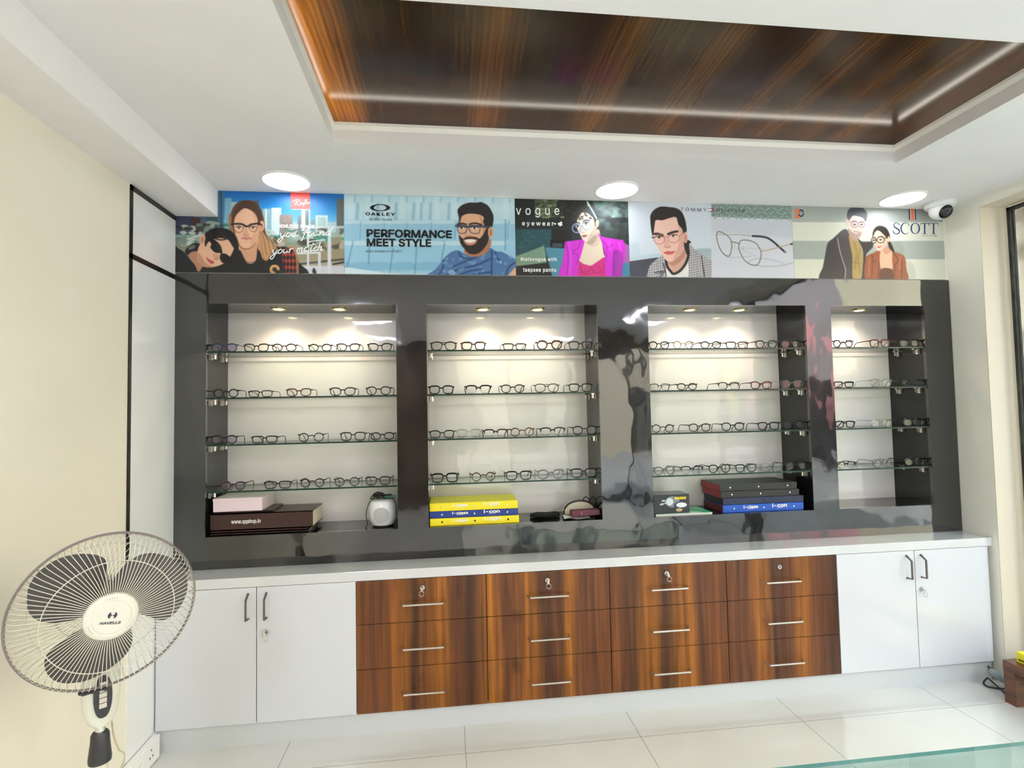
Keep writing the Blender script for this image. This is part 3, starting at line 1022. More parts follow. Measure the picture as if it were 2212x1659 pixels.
# Each row: crop origin and scale in the photograph, then (left, right, shape, colour, words, extras)
ROWS = {
    (0, 0): ((430, 5.027), [(100, 388, 'panto', 'blue', 'blue-black rounded', {'lens': 'v'}), (482, 765, 'cat', 'brown', 'dark brown cat-eye', {}), (785, 1065, 'oval', 'brown', 'brown oval', {}),
                            (1195, 1435, 'oval', 'brown', 'dark brown small oval', {}), (1500, 1740, 'cat', 'maroon', 'maroon cat-eye', {}), (1828, 2098, 'cat', 'black', 'black cat-eye', {})]),
    (0, 1): ((430, 5.027), [(160, 430, 'round', 'black', 'black round', {}), (530, 805, 'rect', 'black', 'thin black rectangular', {'thick': .8}), (945, 1225, 'cat', 'amber', 'reddish brown cat-eye', {}),
                            (1415, 1705, 'cat', 'black', 'black cat-eye', {}), (1810, 2088, 'panto', 'brown', 'brown round', {})]),
    (0, 2): ((430, 5.027), [(100, 388, 'panto', 'black', 'black violet-lensed round', {'lens': 'v'}), (565, 862, 'rect', 'black', 'black rectangular', {}), (1075, 1362, 'round', 'black', 'dark round', {'thick': .85}),
                            (1530, 1815, 'square', 'brown', 'brown-black square', {}), (1855, 2125, 'oval', 'black', 'black oval', {})]),
    (0, 3): ((430, 5.027), [(235, 508, 'panto', 'maroon', 'dark maroon round', {'lens': 'v'}), (705, 1005, 'rect', 'black', 'black wide rectangular', {}), (1095, 1368, 'round', 'maroon', 'maroon round', {}),
                            (1465, 1748, 'round', 'black', 'black round', {'thick': .85}), (1805, 2085, 'square', 'brown', 'brown square', {})]),
    (1, 0): ((900, 5.395), [(160, 466, 'aviator', 'black', 'black aviator-shaped', {}), (518, 805, 'square', 'tortoise', 'brown tortoiseshell', {'thick': 1.25}), (1000, 1280, 'rect', 'brown', 'brown rectangular', {}),
                            (1395, 1698, 'panto', 'tortoise', 'thick tortoiseshell rounded', {'thick': 1.45}), (1768, 2050, 'square', 'black', 'black square', {})]),
    (1, 1): ((900, 5.395), [(130, 425, 'square', 'black', 'black square', {'thick': 1.2}), (565, 873, 'half', 'black', 'black browline', {'thick': 1.3}), (978, 1260, 'panto', 'black', 'black round', {}),
                            (1368, 1664, 'aviator', 'brown', 'brown double-bridge', {'thick': .8}), (1768, 2050, 'square', 'black', 'black square', {})]),
    (1, 2): ((900, 5.267), [(138, 430, 'cat', 'black', 'black cat-eye', {}), (445, 738, 'square', 'crystal', 'clear crystal', {}), (755, 1042, 'half', 'brown', 'dark brown browline', {'thick': 1.2}),
                            (1060, 1342, 'round', 'amber', 'orange-brown round', {}), (1400, 1692, 'half', 'black', 'black browline', {'thick': 1.1}), (1775, 2062, 'panto', 'black', 'black round', {})]),
    (1, 3): ((900, 5.267), [(163, 478, 'square', 'black', 'thick black square', {'thick': 1.4}), (618, 902, 'round', 'olive', 'olive brown round', {}), (1010, 1312, 'square', 'black', 'black square', {'thick': 1.15}),
                            (1365, 1682, 'panto', 'grey', 'grey rounded', {}), (1748, 2055, 'square', 'black', 'black square', {'thick': 1.15})]),
    (2, 0): ((1380, 5.53), [(112, 366, 'panto', 'brown', 'brown rounded', {}), (400, 660, 'round', 'gold', 'thin gold-brown round', {'thick': .75}), (730, 986, 'oval', 'black', 'black oval', {}),
                            (1030, 1312, 'rect', 'tortoise', 'dark tortoiseshell rectangular', {}), (1390, 1652, 'panto', 'black', 'black rounded', {}), (1700, 1958, 'square', 'black', 'black square', {})]),
    (2, 1): ((1380, 5.53), [(122, 378, 'half', 'black', 'thin black half-rim', {'thick': .7}), (450, 698, 'oval', 'brown', 'dark brown oval', {}), (940, 1204, 'half', 'brown', 'dark brown half-rim', {'thick': .9}),
                            (1330, 1592, 'cat', 'red', 'red-black cat-eye', {}), (1712, 1988, 'panto', 'crystal', 'clear-framed', {})]),
    (2, 2): ((1380, 5.53), [(150, 424, 'round', 'black', 'thin black round', {'thick': .8}), (590, 866, 'panto', 'olive', 'black-gold rounded', {}), (985, 1264, 'panto', 'black', 'black rounded', {}),
                            (1420, 1682, 'square', 'black', 'black square', {}), (1755, 2025, 'round', 'black', 'black round', {})]),
    (2, 3): ((1380, 5.53), [(175, 442, 'panto', 'grey', 'dark grey rounded', {}), (500, 772, 'half', 'black', 'black half-rim', {}), (832, 1100, 'panto', 'brown', 'brown-black rounded', {}),
                            (1155, 1410, 'square', 'black', 'black square', {}), (1462, 1722, 'square', 'crystal', 'clear crystal', {}), (1755, 2022, 'round', 'black', 'black round', {})]),
    (3, 0): ((1750, 6.38), [(308, 596, 'hex', 'tortoise', 'brown hexagonal', {}), (815, 1108, 'square', 'red', 'dark red square', {}), (1248, 1532, 'square', 'black', 'black square', {'thick': 1.3})]),
    (3, 1): ((1750, 6.38), [(328, 602, 'rect', 'black', 'black rectangular', {}), (830, 1132, 'square', 'crystal', 'clear crystal', {'thick': 1.2}), (1280, 1562, 'oval', 'black', 'black oval', {'thick': 1.3})]),
    (3, 2): ((1750, 5.53), [(303, 537, 'square', 'black', 'black square', {'thick': 1.1}), (720, 976, 'square', 'crystal', 'clear crystal', {'thick': 1.2}), (1125, 1372, 'square', 'black', 'black square', {'thick': 1.3})]),
    (3, 3): ((1750, 5.53), [(330, 546, 'half', 'black', 'black half-rim', {}), (745, 990, 'aviator', 'grey', 'dark grey aviator', {'thick': .8}), (1128, 1372, 'panto', 'black', 'black rounded', {'thick': 1.3})]),
}
ORD = ['leftmost', 'second from left', 'third from left', 'fourth from left', 'fifth from left', 'rightmost']
for (ni, si), ((ox, sc), row) in ROWS.items():
    rg = random.Random(ni * 10 + si)
    for i, (a, b_, kind, colr, words, ex) in enumerate(row):
        py = (745, 840, 935, 1030)[si]
        yy = 0.034 + rg.uniform(-0.006, 0.012)
        xa, xb = at(ox + a / sc, py, 'Y', yy)[0], at(ox + b_ / sc, py, 'Y', yy)[0]
        od = 'rightmost' if i == len(row) - 1 else ORD[i]
        wid = min(max(xb - xa, 0.118), 0.142)
        xc = (xa + xb) / 2
        xc = min(max(xc, NICHES[ni][0] + wid / 2 + 0.006), NICHES[ni][1] - wid / 2 - 0.006)
        yaw = rg.uniform(-0.05, 0.05)
        eyeglasses(f'{words} eyeglasses, {od} on the {SN[si]} shelf of the {NN[ni].replace(" from the left", "")}', kind, colr, (xc, yy, SHELVES[si] + 0.0002), yaw, wid,
                   thick=ex.get('thick', 1.0) * 1.28, lens=M_LENSV if ex.get('lens') else None)

# ------------------------------------------------------------------ things on the niche floors
ZN = ZNB + 0.0006
M_PAPER = mat('page_cream', S(226, 216, 190), 0.7)
M_WHITEP = mat('white_paper', S(228, 228, 224), 0.6)
M_TXT = mat('print_white', S(238, 236, 230), 0.5)


def nx(px, py, y=0.03):
    return at(px, py, 'Y', y)


# leftmost niche: two thin albums, the big brown box file, a slim book and the pink box
def book(label, cover, x0, x1, y0, y1, z0, z1, name='book', right_pages=True, cov=0.003):
    t = thing(name, label, 'book', ((x0 + x1) / 2, (y0 + y1) / 2, z0))
    m = MB()
    m.box(x0, x1, y0, y1, z0, z0 + cov).box(x0, x1, y0, y1, z1 - cov, z1).box(x0, x1, y0, y0 + cov, z0, z1)
    m.build('cover', cover, t, smooth=0)
    MB().box(x0 + 0.003, x1 - 0.003, y0 + cov, y1 - 0.003, z0 + cov, z1 - cov).build('pages', M_PAPER, t, smooth=0)
    return t


M_BROWN = mat('dark_maroon_cover', S(56, 26, 24), 0.35)
M_ALB1 = mat('album_dark_red', S(74, 30, 22), 0.35)
M_ALB2 = mat('album_brown', S(44, 26, 20), 0.35)
bx0, bx1 = nx(452.8, 1145)[0] + 0.003, nx(676, 1140)[0]
z = ZN
book('thin dark brown album lying at the bottom of the stack in the leftmost niche', M_ALB2, bx0, bx1 - 0.02, 0.026, 0.235, z, z + 0.011, 'album')
z += 0.0115
book('thin red-brown album under the large brown box in the leftmost niche', M_ALB1, bx0 + 0.002, bx1 - 0.026, 0.03, 0.238, z, z + 0.010, 'album')
z += 0.0105
bt = book('large dark maroon box book printed with a white web address', M_BROWN, bx0 + 0.001, bx1, 0.028, 0.24, z, z + 0.080, 'box_book', cov=0.004)
q = MB()
L0, L1 = nx(430 + 342 / 4.916, 980 + 735 / 4.916, 0.028), nx(430 + 655 / 4.916, 980 + 728 / 4.916, 0.028)
write(q, 'www.qqshop.in', (L0[0], 0.0272, z + 0.032), (L1[0] - L0[0], 0, 0), (0, 0, 0.0135), bold=0.018)
q.build('lettering', M_TXT, bt, smooth=0, fix=False)
z += 0.0805
px0, px1 = nx(430 + 148 / 4.916, 1100)[0], nx(430 + 668 / 4.916, 1100)[0]
book('slim dark book with cream pages under the pink box', mat('slim_cover', S(58, 26, 30), 0.4), px0 + 0.004, px1 + 0.045, 0.035, 0.22, z, z + 0.009)
z += 0.0095
t = thing('gift_box', 'pale pink lidded cardboard box on top of the brown box book', 'box', ((px0 + px1) / 2, 0.1, z))
M_PINK = mat('pale_pink_card', S(226, 206, 212), 0.55)
MB().box(px0, px1, 0.030, 0.215, z, z + 0.062).build('body', M_PINK, t, smooth=0, bevel=0.001)
MB().box(px0 - 0.0015, px1 + 0.0015, 0.0285, 0.2165, z + 0.052, z + 0.064).build('lid', M_PINK, t, smooth=0, bevel=0.001)

# the white rounded speaker
sx, sy = 0.914, 0.105
t = thing('desk_speaker', 'white rounded desk speaker with a grey round front at the right of the leftmost niche', 'speaker', (sx, sy, ZN))
M_SPK = mat('speaker_white', S(232, 232, 236), 0.22, coat=0.4)
prof = [(0.0, 0.004), (0.048, 0.004), (0.056, 0.008), (0.066, 0.028), (0.071, 0.055), (0.0715, 0.078), (0.068, 0.104), (0.062, 0.122), (0.058, 0.127), (0.0, 0.127)]
MB().lathe(prof, (sx, sy, ZN), n=40).build('body', M_SPK, t)
MB().lathe([(0.0, 0.0), (0.05, 0.0), (0.05, 0.004), (0.0, 0.004)], (sx, sy, ZN), n=32).build('foot', mat('speaker_foot', S(20, 20, 22), 0.5), t)
MB().lathe([(0.0, 0.126), (0.0585, 0.126), (0.0585, 0.1335), (0.055, 0.135), (0.0, 0.135)], (sx, sy, ZN), n=36).build('top_plate', mat('speaker_grey_top', S(186, 188, 190), 0.4), t)
q = MB().lathe([(0.0, -0.004), (0.034, -0.004), (0.037, -0.002), (0.0375, 0.004)], (0, 0, 0), 'Y', 36)
q.xform(Matrix.Translation((sx + 0.002, sy - 0.0705, ZN + 0.062)) @ Matrix.Rotation(0.08, 4, 'Z'))
q.build('grille', speckle(mat('grille_grey', S(170, 172, 172), 0.6), S(150, 152, 153), S(186, 188, 188), 500), t)
zt2 = ZN + 0.1355
t = thing('cable', 'black cable bundle lying on the white speaker with its lead hanging down', 'cable', (sx - 0.02, sy - 0.02, zt2), None)
q = MB()
rg = random.Random(4)
for k in range(9):
    a = rg.uniform(0, 6.28)
    cx, cy = sx - 0.018 + rg.uniform(-0.012, 0.012), sy - 0.01 + rg.uniform(-0.008, 0.008)
    ring = [(cx + rg.uniform(0.022, 0.030) * math.cos(u), cy + 0.014 * math.sin(u), zt2 + 0.004 + 0.011 * (1 + math.sin(u * 1 + a)) + 0.002 * k / 3) for u in np.linspace(0, 2 * math.pi, 15)[:-1]]
    q.tube(catmull(ring, True, 2), 0.0024, 6, closed=True)
q.build('coil', M_KEYHOLE, t)
q = MB().tube(catmull([(sx + 0.005, sy - 0.012, zt2 + 0.016), (sx + 0.03, sy - 0.02, zt2 + 0.022), (sx + 0.048, sy - 0.02, zt2 + 0.020)], False, 4), 0.0045, 8)
q.tube(catmull([(sx - 0.035, sy - 0.02, zt2 + 0.012), (sx - 0.052, sy - 0.02, zt2 + 0.016), (sx - 0.057, sy - 0.025, zt2 + 0.006), (sx - 0.046, sy - 0.03, zt2 + 0.004)], False, 4), 0.0028, 6)
q.build('plug', M_KEYHOLE, t)
q = MB().tube(catmull([(sx - 0.036, sy - 0.02, zt2 + 0.004), (sx - 0.064, sy - 0.035, zt2 - 0.016), (sx - 0.078, sy - 0.042, zt2 - 0.07), (sx - 0.072, sy - 0.045, zt2 - 0.115), (sx - 0.075, sy - 0.05, zt2 - 0.1310), (sx - 0.08, sy - 0.062, zt2 - 0.1325)], False, 5), 0.0021, 6)
q.build('lead', M_KEYHOLE, t)
t = thing('phone', 'green-backed phone lying on the white speaker behind the black cable', 'phone', (sx + 0.03, sy + 0.02, zt2), None)
q = MB().box(-0.028, 0.036, -0.02, 0.045, 0, 0.007).xform(Matrix.Translation((sx + 0.03, sy + 0.0, zt2)) @ Matrix.Rotation(0.12, 4, 'Y') @ Matrix.Translation((0, 0, 0.005)))
q.build('body', mat('phone_green', S(58, 112, 92), 0.3), t, smooth=0, bevel=0.002)


# snap-fastened sample cases
def sample_case(label, colr, x0, x1, y0, y1, z0, h, lettered, side=None, flap=True, snaps='dark', skew=0.0):
    t = thing('sample_case', label, 'case', ((x0 + x1) / 2, (y0 + y1) / 2, z0), 'sample cases for eyewear')
    b = MB().box(x0, x1, y0, y1, z0, z0 + h)
    b.build('body', colr, t, smooth=0, bevel=0.0015)
    if side:
        MB().box(x0 - 0.0012, x0 + 0.0005, y0 + 0.002, y1 - 0.002, z0 + 0.002, z0 + h - 0.002).build('side_panel', side, t, smooth=0)
    f = MB()
    zt_, zb = z0 + h, z0 + h * 0.26
    f.prism([(x0 + 0.001, zt_), (x1 - 0.001, zt_), (x1 - 0.001, zb + 0.004), (x1 - 0.014, zb), (x0 + 0.016, zb), (x0 + 0.001, zb + 0.012)], y0 - 0.0022, y0 - 0.0002, 'Y')
    f.build('flap', colr, t, smooth=0)
    w = x1 - x0
    for fx in (0.135, 0.5, 0.875):
        s = MB().lathe([(0.0, -0.0025), (0.0042, -0.0018), (0.005, 0.0)], (x0 + w * fx, y0 - 0.0022, z0 + h * 0.52), 'Y', 14)
        s.build('snap', M_KEYHOLE if snaps == 'dark' else M_CHROME, t)
    if lettered:
        yy = y0 - 0.0027
        zb2 = z0 + h * 0.50
        q_ = dict(bold=0.03)
        q, q2 = MB(), MB()
        write(q, 'i-class', (x0 + w * 0.25, yy, zb2), (w * 0.18, 0, 0), (0, 0, h * 0.27), **q_)
        write(q2, 'i-con', (x0 + w * 0.605, yy, zb2), (w * 0.185, 0, 0), (0, 0, h * 0.33), **q_)
        write(q, 'EYEWEAR', (x0 + w * 0.30, yy, zb2 - h * 0.13), (w * 0.075, 0, 0), (0, 0, h * 0.075), bold=0.0)
        write(q2, 'EYEWEAR', (x0 + w * 0.66, yy, zb2 - h * 0.13), (w * 0.075, 0, 0), (0, 0, h * 0.075), bold=0.0)
        q.build('lettering', M_TXT, t, smooth=0, fix=False)
        q2.build('lettering', M_TXT, t, smooth=0, fix=False)
    return t


M_YEL = mat('case_yellow', S(240, 222, 16), 0.4)
M_BLUE = mat('case_blue', S(18, 52, 136), 0.35)
M_BRBLUE = mat('case_bright_blue', S(20, 84, 186), 0.35)
M_NAVY = mat('case_navy', S(18, 32, 66), 0.4)
M_BLK = speckle(mat('case_black', S(26, 28, 30), 0.45), S(22, 23, 25), S(34, 36, 38), 90)
M_RED = mat('case_red_side', S(150, 14, 26), 0.4)
x0, x1 = nx(927.2, 1120, 0.02)[0] + 0.003, nx(1119.5, 1115, 0.02)[0]
hh = (nx(928, 1096, 0.02)[2] - nx(928, 1131, 0.02)[2]) / 2
hy = 0.0555 * 0.75
zz = ZN
tops = [nx(1000, 980 + v / 5.267, 0.02)[2] for v in (808 - 25, 720 - 22, 640 - 20, 540 - 12)]
hs = [max(0.03, tops[i + 1] - tops[i]) for i in range(3)]
sample_case('yellow sample case at the bottom of the stack in the second niche', M_YEL, x0, x1 + 0.004, 0.020, 0.235, zz, hs[0], True)
zz += hs[0] + 0.0006
sample_case('dark blue sample case between the two yellow ones', M_BLUE, x0, x1, 0.022, 0.235, zz, hs[1], True, snaps='chrome')
zz += hs[1] + 0.0006
sample_case('yellow sample case on top of the dark blue one', M_YEL, x0 - 0.001, x1 - 0.001, 0.021, 0.235, zz, hs[2], True, snaps='chrome')

# second niche, right: black pouch, maroon case, cream clutch, papers, strap
t = thing('pouch', 'flat black cloth pouch lying beside the yellow sample cases', 'pouch', (1.72, 0.13, ZN), None)
pa, pb = nx(900 + 1290 / 5.267, 1105, 0.13)[0], nx(900 + 1620 / 5.267, 1105, 0.13)[0]
q = MB()
prof = [(pa, 0.006, 0.018), (pa + 0.02, 0.03, 0.024), (pa + 0.05, 0.045, 0.026), ((pa + pb) / 2, 0.032, 0.024), (pb - 0.05, 0.03, 0.025), (pb - 0.015, 0.024, 0.026), (pb, 0.020, 0.022)]
n = 10
vs = []
for xx, wy, hz in prof:
    for j in range(n):
        a = 2 * math.pi * j / n
        vs.append((xx + 0.002 * math.sin(3 * a), 0.13 + wy * math.cos(a), ZN + max(0.0, hz * (0.5 + 0.5 * math.sin(a))) + 0.001))
fs = [(i * n + j, i * n + (j + 1) % n, (i + 1) * n + (j + 1) % n, (i + 1) * n + j) for i in range(len(prof) - 1) for j in range(n)] + [tuple(range(n)), tuple(range((len(prof) - 1) * n, len(prof) * n))]
q.add(vs, fs)
q.build('bag', mat('pouch_black_cloth', S(18, 17, 19), 0.85), t, smooth=60)
q = MB().tube([(pb - 0.022, 0.13 + 0.027 * math.cos(a), ZN + 0.0135 + 0.0135 * math.sin(a)) for a in np.linspace(0, 2 * math.pi, 15)[:-1]], 0.0016, 6, closed=True)
q.build('drawstring', mat('drawstring_black', S(30, 28, 30), 0.7), t)

ca, cb = nx(900 + 1755 / 5.267, 1115, 0.05)[0], nx(900 + 2080 / 5.267, 1115, 0.05)[0]
ta = thing('loose_paper', 'crumpled white paper under the maroon case in the second niche', 'paper', (ca, 0.08, ZN), None)
q = MB()
n = 9
for i in range(n):
    for j in range(n):
        u, v = i / (n - 1), j / (n - 1)
        q.v.append((ca - 0.040 + 0.14 * u + 0.02 * v, 0.035 + 0.14 * v, ZN + 0.0008 + 0.016 * max(0, 0.4 - u) * v * 2 + 0.0035 * (1 + math.sin(9 * u + 5 * v))* (0.4 if u > 0.45 else 1.0)))
q.f = [(i * n + j, (i + 1) * n + j, (i + 1) * n + j + 1, i * n + j + 1) for i in range(n - 1) for j in range(n - 1)]
q.m = [0] * len(q.f)
ob = q.build('sheet', M_WHITEP, ta, smooth=60, fix=False)
t = thing('spectacle_case', 'slim maroon spectacle case lying at the right end of the second niche', 'case', ((ca + cb) / 2, 0.06, ZN + 0.009))
q = MB().prism([(ca, ZN + 0.010), (cb, ZN + 0.016), (cb, ZN + 0.047), (ca, ZN + 0.045)], 0.035, 0.082, 'Y')
q.build('body', mat('maroon_leatherette', S(96, 40, 52), 0.45), t, smooth=0, bevel=0.006, seg=3)
q = MB().prism([(ca + 0.002, ZN + 0.0285), (cb - 0.002, ZN + 0.0325), (cb - 0.002, ZN + 0.0335), (ca + 0.002, ZN + 0.0295)], 0.0344, 0.04, 'Y')
q.build('seam', mat('maroon_seam', S(58, 22, 30), 0.5), t, smooth=0)
MB().box(ca + 0.048, ca + 0.058, 0.0325, 0.036, ZN + 0.023, ZN + 0.035).build('clasp', mat('clasp_pink', S(150, 90, 96), 0.3), t, smooth=0, bevel=0.001)
t = thing('coin_purse', 'cream domed purse with dark piping behind the maroon case', 'purse', ((ca + cb) / 2, 0.14, ZN + 0.009), None)
cw = (cb - ca) / 2 + 0.012
cxm = (ca + cb) / 2 - 0.012
q = MB()
arc = [(cxm + cw * math.cos(a), ZN + 0.009 + 0.072 * math.sin(a) ** 0.8) for a in np.linspace(0, math.pi, 17)]
q.prism(arc, 0.118, 0.165, 'Y')
q.build('shell', mat('cream_leather', S(206, 198, 176), 0.5), t, smooth=40, bevel=0.006)
MB().tube([(p[0], 0.119, p[1]) for p in arc], 0.0052, 8).build('piping', mat('piping_dark', S(44, 24, 24), 0.5), t)
t = thing('strap', 'thin black looped strap at the right end of the second niche', 'strap', (cb, 0.19, ZN), None)
q = MB()
q.tube(catmull([(cxm + 0.02, 0.185, ZN + 0.002), (cxm + 0.03, 0.185, ZN + 0.055), (cxm + 0.045, 0.182, ZN + 0.088), (cxm + 0.065, 0.18, ZN + 0.08), (cxm + 0.078, 0.18, ZN + 0.05), (cxm + 0.08, 0.178, ZN + 0.003)], False, 5), 0.0025, 6)
q.tube(catmull([(cxm + 0.062, 0.19, ZN + 0.002), (cxm + 0.07, 0.19, ZN + 0.06), (cxm + 0.088, 0.188, ZN + 0.086), (cxm + 0.098, 0.188, ZN + 0.07), (cxm + 0.10, 0.186, ZN + 0.003)], False, 5), 0.0025, 6)
q.build('cord', M_KEYHOLE, t)

# third niche: booklet, goggle box, stack of cases
ba, bb = nx(1380 + 195 / 5.53, 1110, 0.03)[0], nx(1380 + 868 / 5.53, 1110, 0.03)[0]
t = thing('booklet', 'white booklet with a green cover under the small dark goggle box', 'booklet', ((ba + bb) / 2, 0.1, ZN))
MB().box(ba, bb, 0.02, 0.20, ZN, ZN + 0.0075).build('pages', M_WHITEP, t, smooth=0)
MB().box(ba, bb, 0.02, 0.20, ZN + 0.0076, ZN + 0.0086).build('cover', speckle(mat('booklet_cover', S(96, 190, 150), 0.4), S(60, 176, 128), S(214, 226, 220), 7, lo=0.45, hi=0.6), t, smooth=0)
ga, gb = nx(1380 + 182 / 5.53, 1095, 0.04)[0], nx(1380 + 607 / 5.53, 1095, 0.04)[0]
zg0 = ZN + 0.0088
zg1 = nx(1380 + 400 / 5.53, 880 + 1040 / 5.53, 0.04)[2]
t = thing('goggle_box', 'small black product box picturing goggles, on the white booklet', 'box', ((ga + gb) / 2, 0.1, zg0))
MB().box(ga, gb, 0.04, 0.16, zg0, zg1).build('carton', mat('carton_black', S(22, 24, 28), 0.3, coat=0.3), t, smooth=0, bevel=0.001)
q = MB()
gw, gh = gb - ga, zg1 - zg0
Y = 0.0392


def g2(u, v, d=0.0):
    return (ga + gw * u, Y - d, zg0 + gh * v)


def gblob(mb, u, v, ru, rv, d, mi, n=22, rot=0.0):
    mb.add([g2(u + ru * math.cos(a) * math.cos(rot) - rv * math.sin(a) * math.sin(rot), v + ru * math.cos(a) * math.sin(rot) + rv * math.sin(a) * math.cos(rot), d) for a in np.linspace(0, 2 * math.pi, n + 1)[:-1]], [tuple(range(n))], mi)


gblob(q, 0.52, 0.6, 0.20, 0.30, 0.0, 0)
gblob(q, 0.44, 0.62, 0.10, 0.2, 0.0002, 1)
gblob(q, 0.75, 0.38, 0.20, 0.23, 0.0003, 2)
gblob(q, 0.77, 0.42, 0.15, 0.13, 0.0005, 3)
gblob(q, 0.70, 0.16, 0.09, 0.09, 0.0005, 4)
gblob(q, 0.27, 0.68, 0.06, 0.05, 0.0004, 5)
gblob(q, 0.22, 0.5, 0.07, 0.05, 0.0004, 5, rot=0.6)
gblob(q, 0.33, 0.55, 0.04, 0.05, 0.0004, 5)
q.build('picture', [mat('pic_grey', S(120, 128, 136), 0.4), mat('pic_pale', S(206, 214, 218), 0.4), mat('pic_dark', S(44, 50, 64), 0.3),
                    mat('pic_white', S(226, 228, 232), 0.3), mat('pic_tan', S(190, 160, 110), 0.4), mat('pic_silver', S(180, 186, 190), 0.4)], t, smooth=0, fix=False)
q = MB()
for k in range(7):                                     # a line of bright yellow lettering too small to read
    u = 0.585 + k * 0.046
    q.quad(g2(u, 0.72 + 0.01 * (k % 2), 0.0008), g2(u + 0.034, 0.72, 0.0008), g2(u + 0.038, 0.86 - 0.015 * (k % 3), 0.0008), g2(u + 0.006, 0.87, 0.0008))
q.build('lettering', mat('print_yellow', S(238, 214, 40), 0.4), t, smooth=0, fix=False)

sa, sb = nx(1380 + 1003 / 5.53, 1098, 0.025)[0], nx(1380 + 1965 / 5.53, 1095, 0.025)[0]
zlev = [ZN] + [nx(1550, 880 + v / 5.53, 0.025)[2] for v in (1172, 1092, 1012, 926)]
labs = ['bright blue lettered sample case at the bottom of the stack in the third niche', 'navy sample case lying on the bright blue one',
        'black sample case with red side, second from the top of its stack', 'black sample case with red side, topmost of the stack in the third niche']
cols = [M_BRBLUE, M_NAVY, M_BLK, M_BLK]
sds = [mat('case_maroon_side', S(92, 14, 24), 0.4), M_BLK, M_RED, M_RED]
for k in range(4):
    off = (0.0, 0.004, -0.006, -0.012)[k]
    sample_case(labs[k], cols[k], sa + off, min(sb + off - (0, 0, 0.012, 0.016)[k], 3.212), 0.024 + 0.003 * k, 0.245, zlev[k] + (0.0005 if k else 0), zlev[k + 1] - zlev[k] - 0.0006, k == 0, side=sds[k], snaps='chrome' if k != 1 else 'dark')

# ------------------------------------------------------------------ security camera on the ceiling
cx, cy = 3.985, -0.10
t = thing('security_camera', 'white dome security camera on the ceiling at the right corner', 'camera', (cx, cy, ZC))
M_CAM = mat('camera_white', S(226, 228, 228), 0.35)
MB().lathe([(0.0, 0.0), (0.074, 0.0), (0.076, -0.004), (0.074, -0.018), (0.066, -0.028), (0.0, -0.028)], (cx, cy, ZC), n=40).build('base', M_CAM, t)
MB().ball((cx, cy - 0.003, ZC - 0.042), (0.056, 0.056, 0.05), 32, 20).build('eyeball', M_CAM, t)
dv = Vector((-0.12, -0.86, -0.50)).normalized()
rotm = dv.to_track_quat('Z', 'Y').to_matrix().to_4x4()
q = MB().lathe([(0.0, 0.0575), (0.022, 0.0560), (0.030, 0.0525), (0.037, 0.044)], (0, 0, 0), n=32).xform(Matrix.Translation((cx, cy - 0.003, ZC - 0.042)) @ rotm)
q.build('lens_window', mat('camera_black', S(10, 10, 12), 0.12), t)
q = MB().lathe([(0.0, 0.0590), (0.010, 0.0585), (0.013, 0.056)], (0, 0, 0), n=24).xform(Matrix.Translation((cx, cy - 0.003, ZC - 0.042)) @ rotm)
q.build('lens', mat('camera_lens', S(30, 22, 34), 0.05), t)

# ------------------------------------------------------------------ socket box on the floor by the left wall
t = thing('socket_box', 'white wall-mounted socket box at floor level behind the pedestal fan', 'socket box', (-0.03, -0.4, 0.03))
M_PVC = mat('white_pvc', S(240, 240, 238), 0.35)
MB().box(XL + 0.006, -0.014, -0.62, -0.172, 0.004, 0.098).build('box', M_PVC, t, smooth=0, bevel=0.002)
for k, yc in enumerate((-0.245, -0.34, -0.45, -0.55)):
    fp = MB().box(-0.0139, -0.0115, yc - 0.042, yc + 0.042, 0.012, 0.090).build('face_plate', M_PVC, t, smooth=0, bevel=0.0008)
    if k in (0, 2):
        q = MB()
        for dy, dz in ((0, 0.022), (-0.011, -0.006), (0.011, -0.006)):
            q.lathe([(0.0, 0.0006), (0.0042, 0.0006), (0.0042, 0.0)], (-0.0113, yc + dy, 0.05 + dz), 'X', 12)
        q.build('socket_holes', M_KEYHOLE, fp, smooth=0)
    else:
        for dy in (-0.014, 0.014):
            MB().prism([(yc + dy - 0.010, 0.035), (yc + dy + 0.010, 0.035), (yc + dy + 0.010, 0.066), (yc + dy - 0.010, 0.066)], -0.0114, -0.0080, 'X').build('switch', M_PVC, fp, smooth=0, bevel=0.001)

# ------------------------------------------------------------------ bench, yellow box, glass table, adapter
M_BENCH = speckle(mat('bench_wood', S(84, 46, 28), 0.3, coat=0.3), S(62, 32, 20), S(112, 64, 36), 9, stretch=(1, 1, 7), detail=6, lo=0.3, hi=0.7)
t = thing('low_bench', 'low dark wooden bench at the right edge on the tiled floor', 'bench', (4.06, -0.7, 0))
bh = 0.202
MB().box(3.946, 4.25, -1.25, -0.340, bh - 0.042, bh).build('top', M_BENCH, t, smooth=0, bevel=0.0015)
for ya, yb_ in ((-0.396, -0.341), (-1.249, -1.19)):
    MB().box(3.947, 4.249, ya, yb_, 0.0, bh - 0.0425).build('leg', M_BENCH, t, smooth=0, bevel=0.001)
t = thing('yellow_box', 'small yellow cardboard box on the low bench at the right edge', 'box', (4.08, -0.45, bh))
M_YB = mat('box_yellow', S(232, 222, 40), 0.45)
MB().box(3.990, 4.16, -0.56, -0.371, bh + 0.0005, bh + 0.048).build('carton', M_YB, t, smooth=0, bevel=0.001)
q = MB().quad((3.9894, -0.38, bh + 0.010), (3.9894, -0.41, bh + 0.010), (3.9894, -0.41, bh + 0.018), (3.9894, -0.38, bh + 0.018))
q.quad((3.9894, -0.43, bh + 0.012), (3.9894, -0.52, bh + 0.012), (3.9894, -0.52, bh + 0.030), (3.9894, -0.43, bh + 0.030))
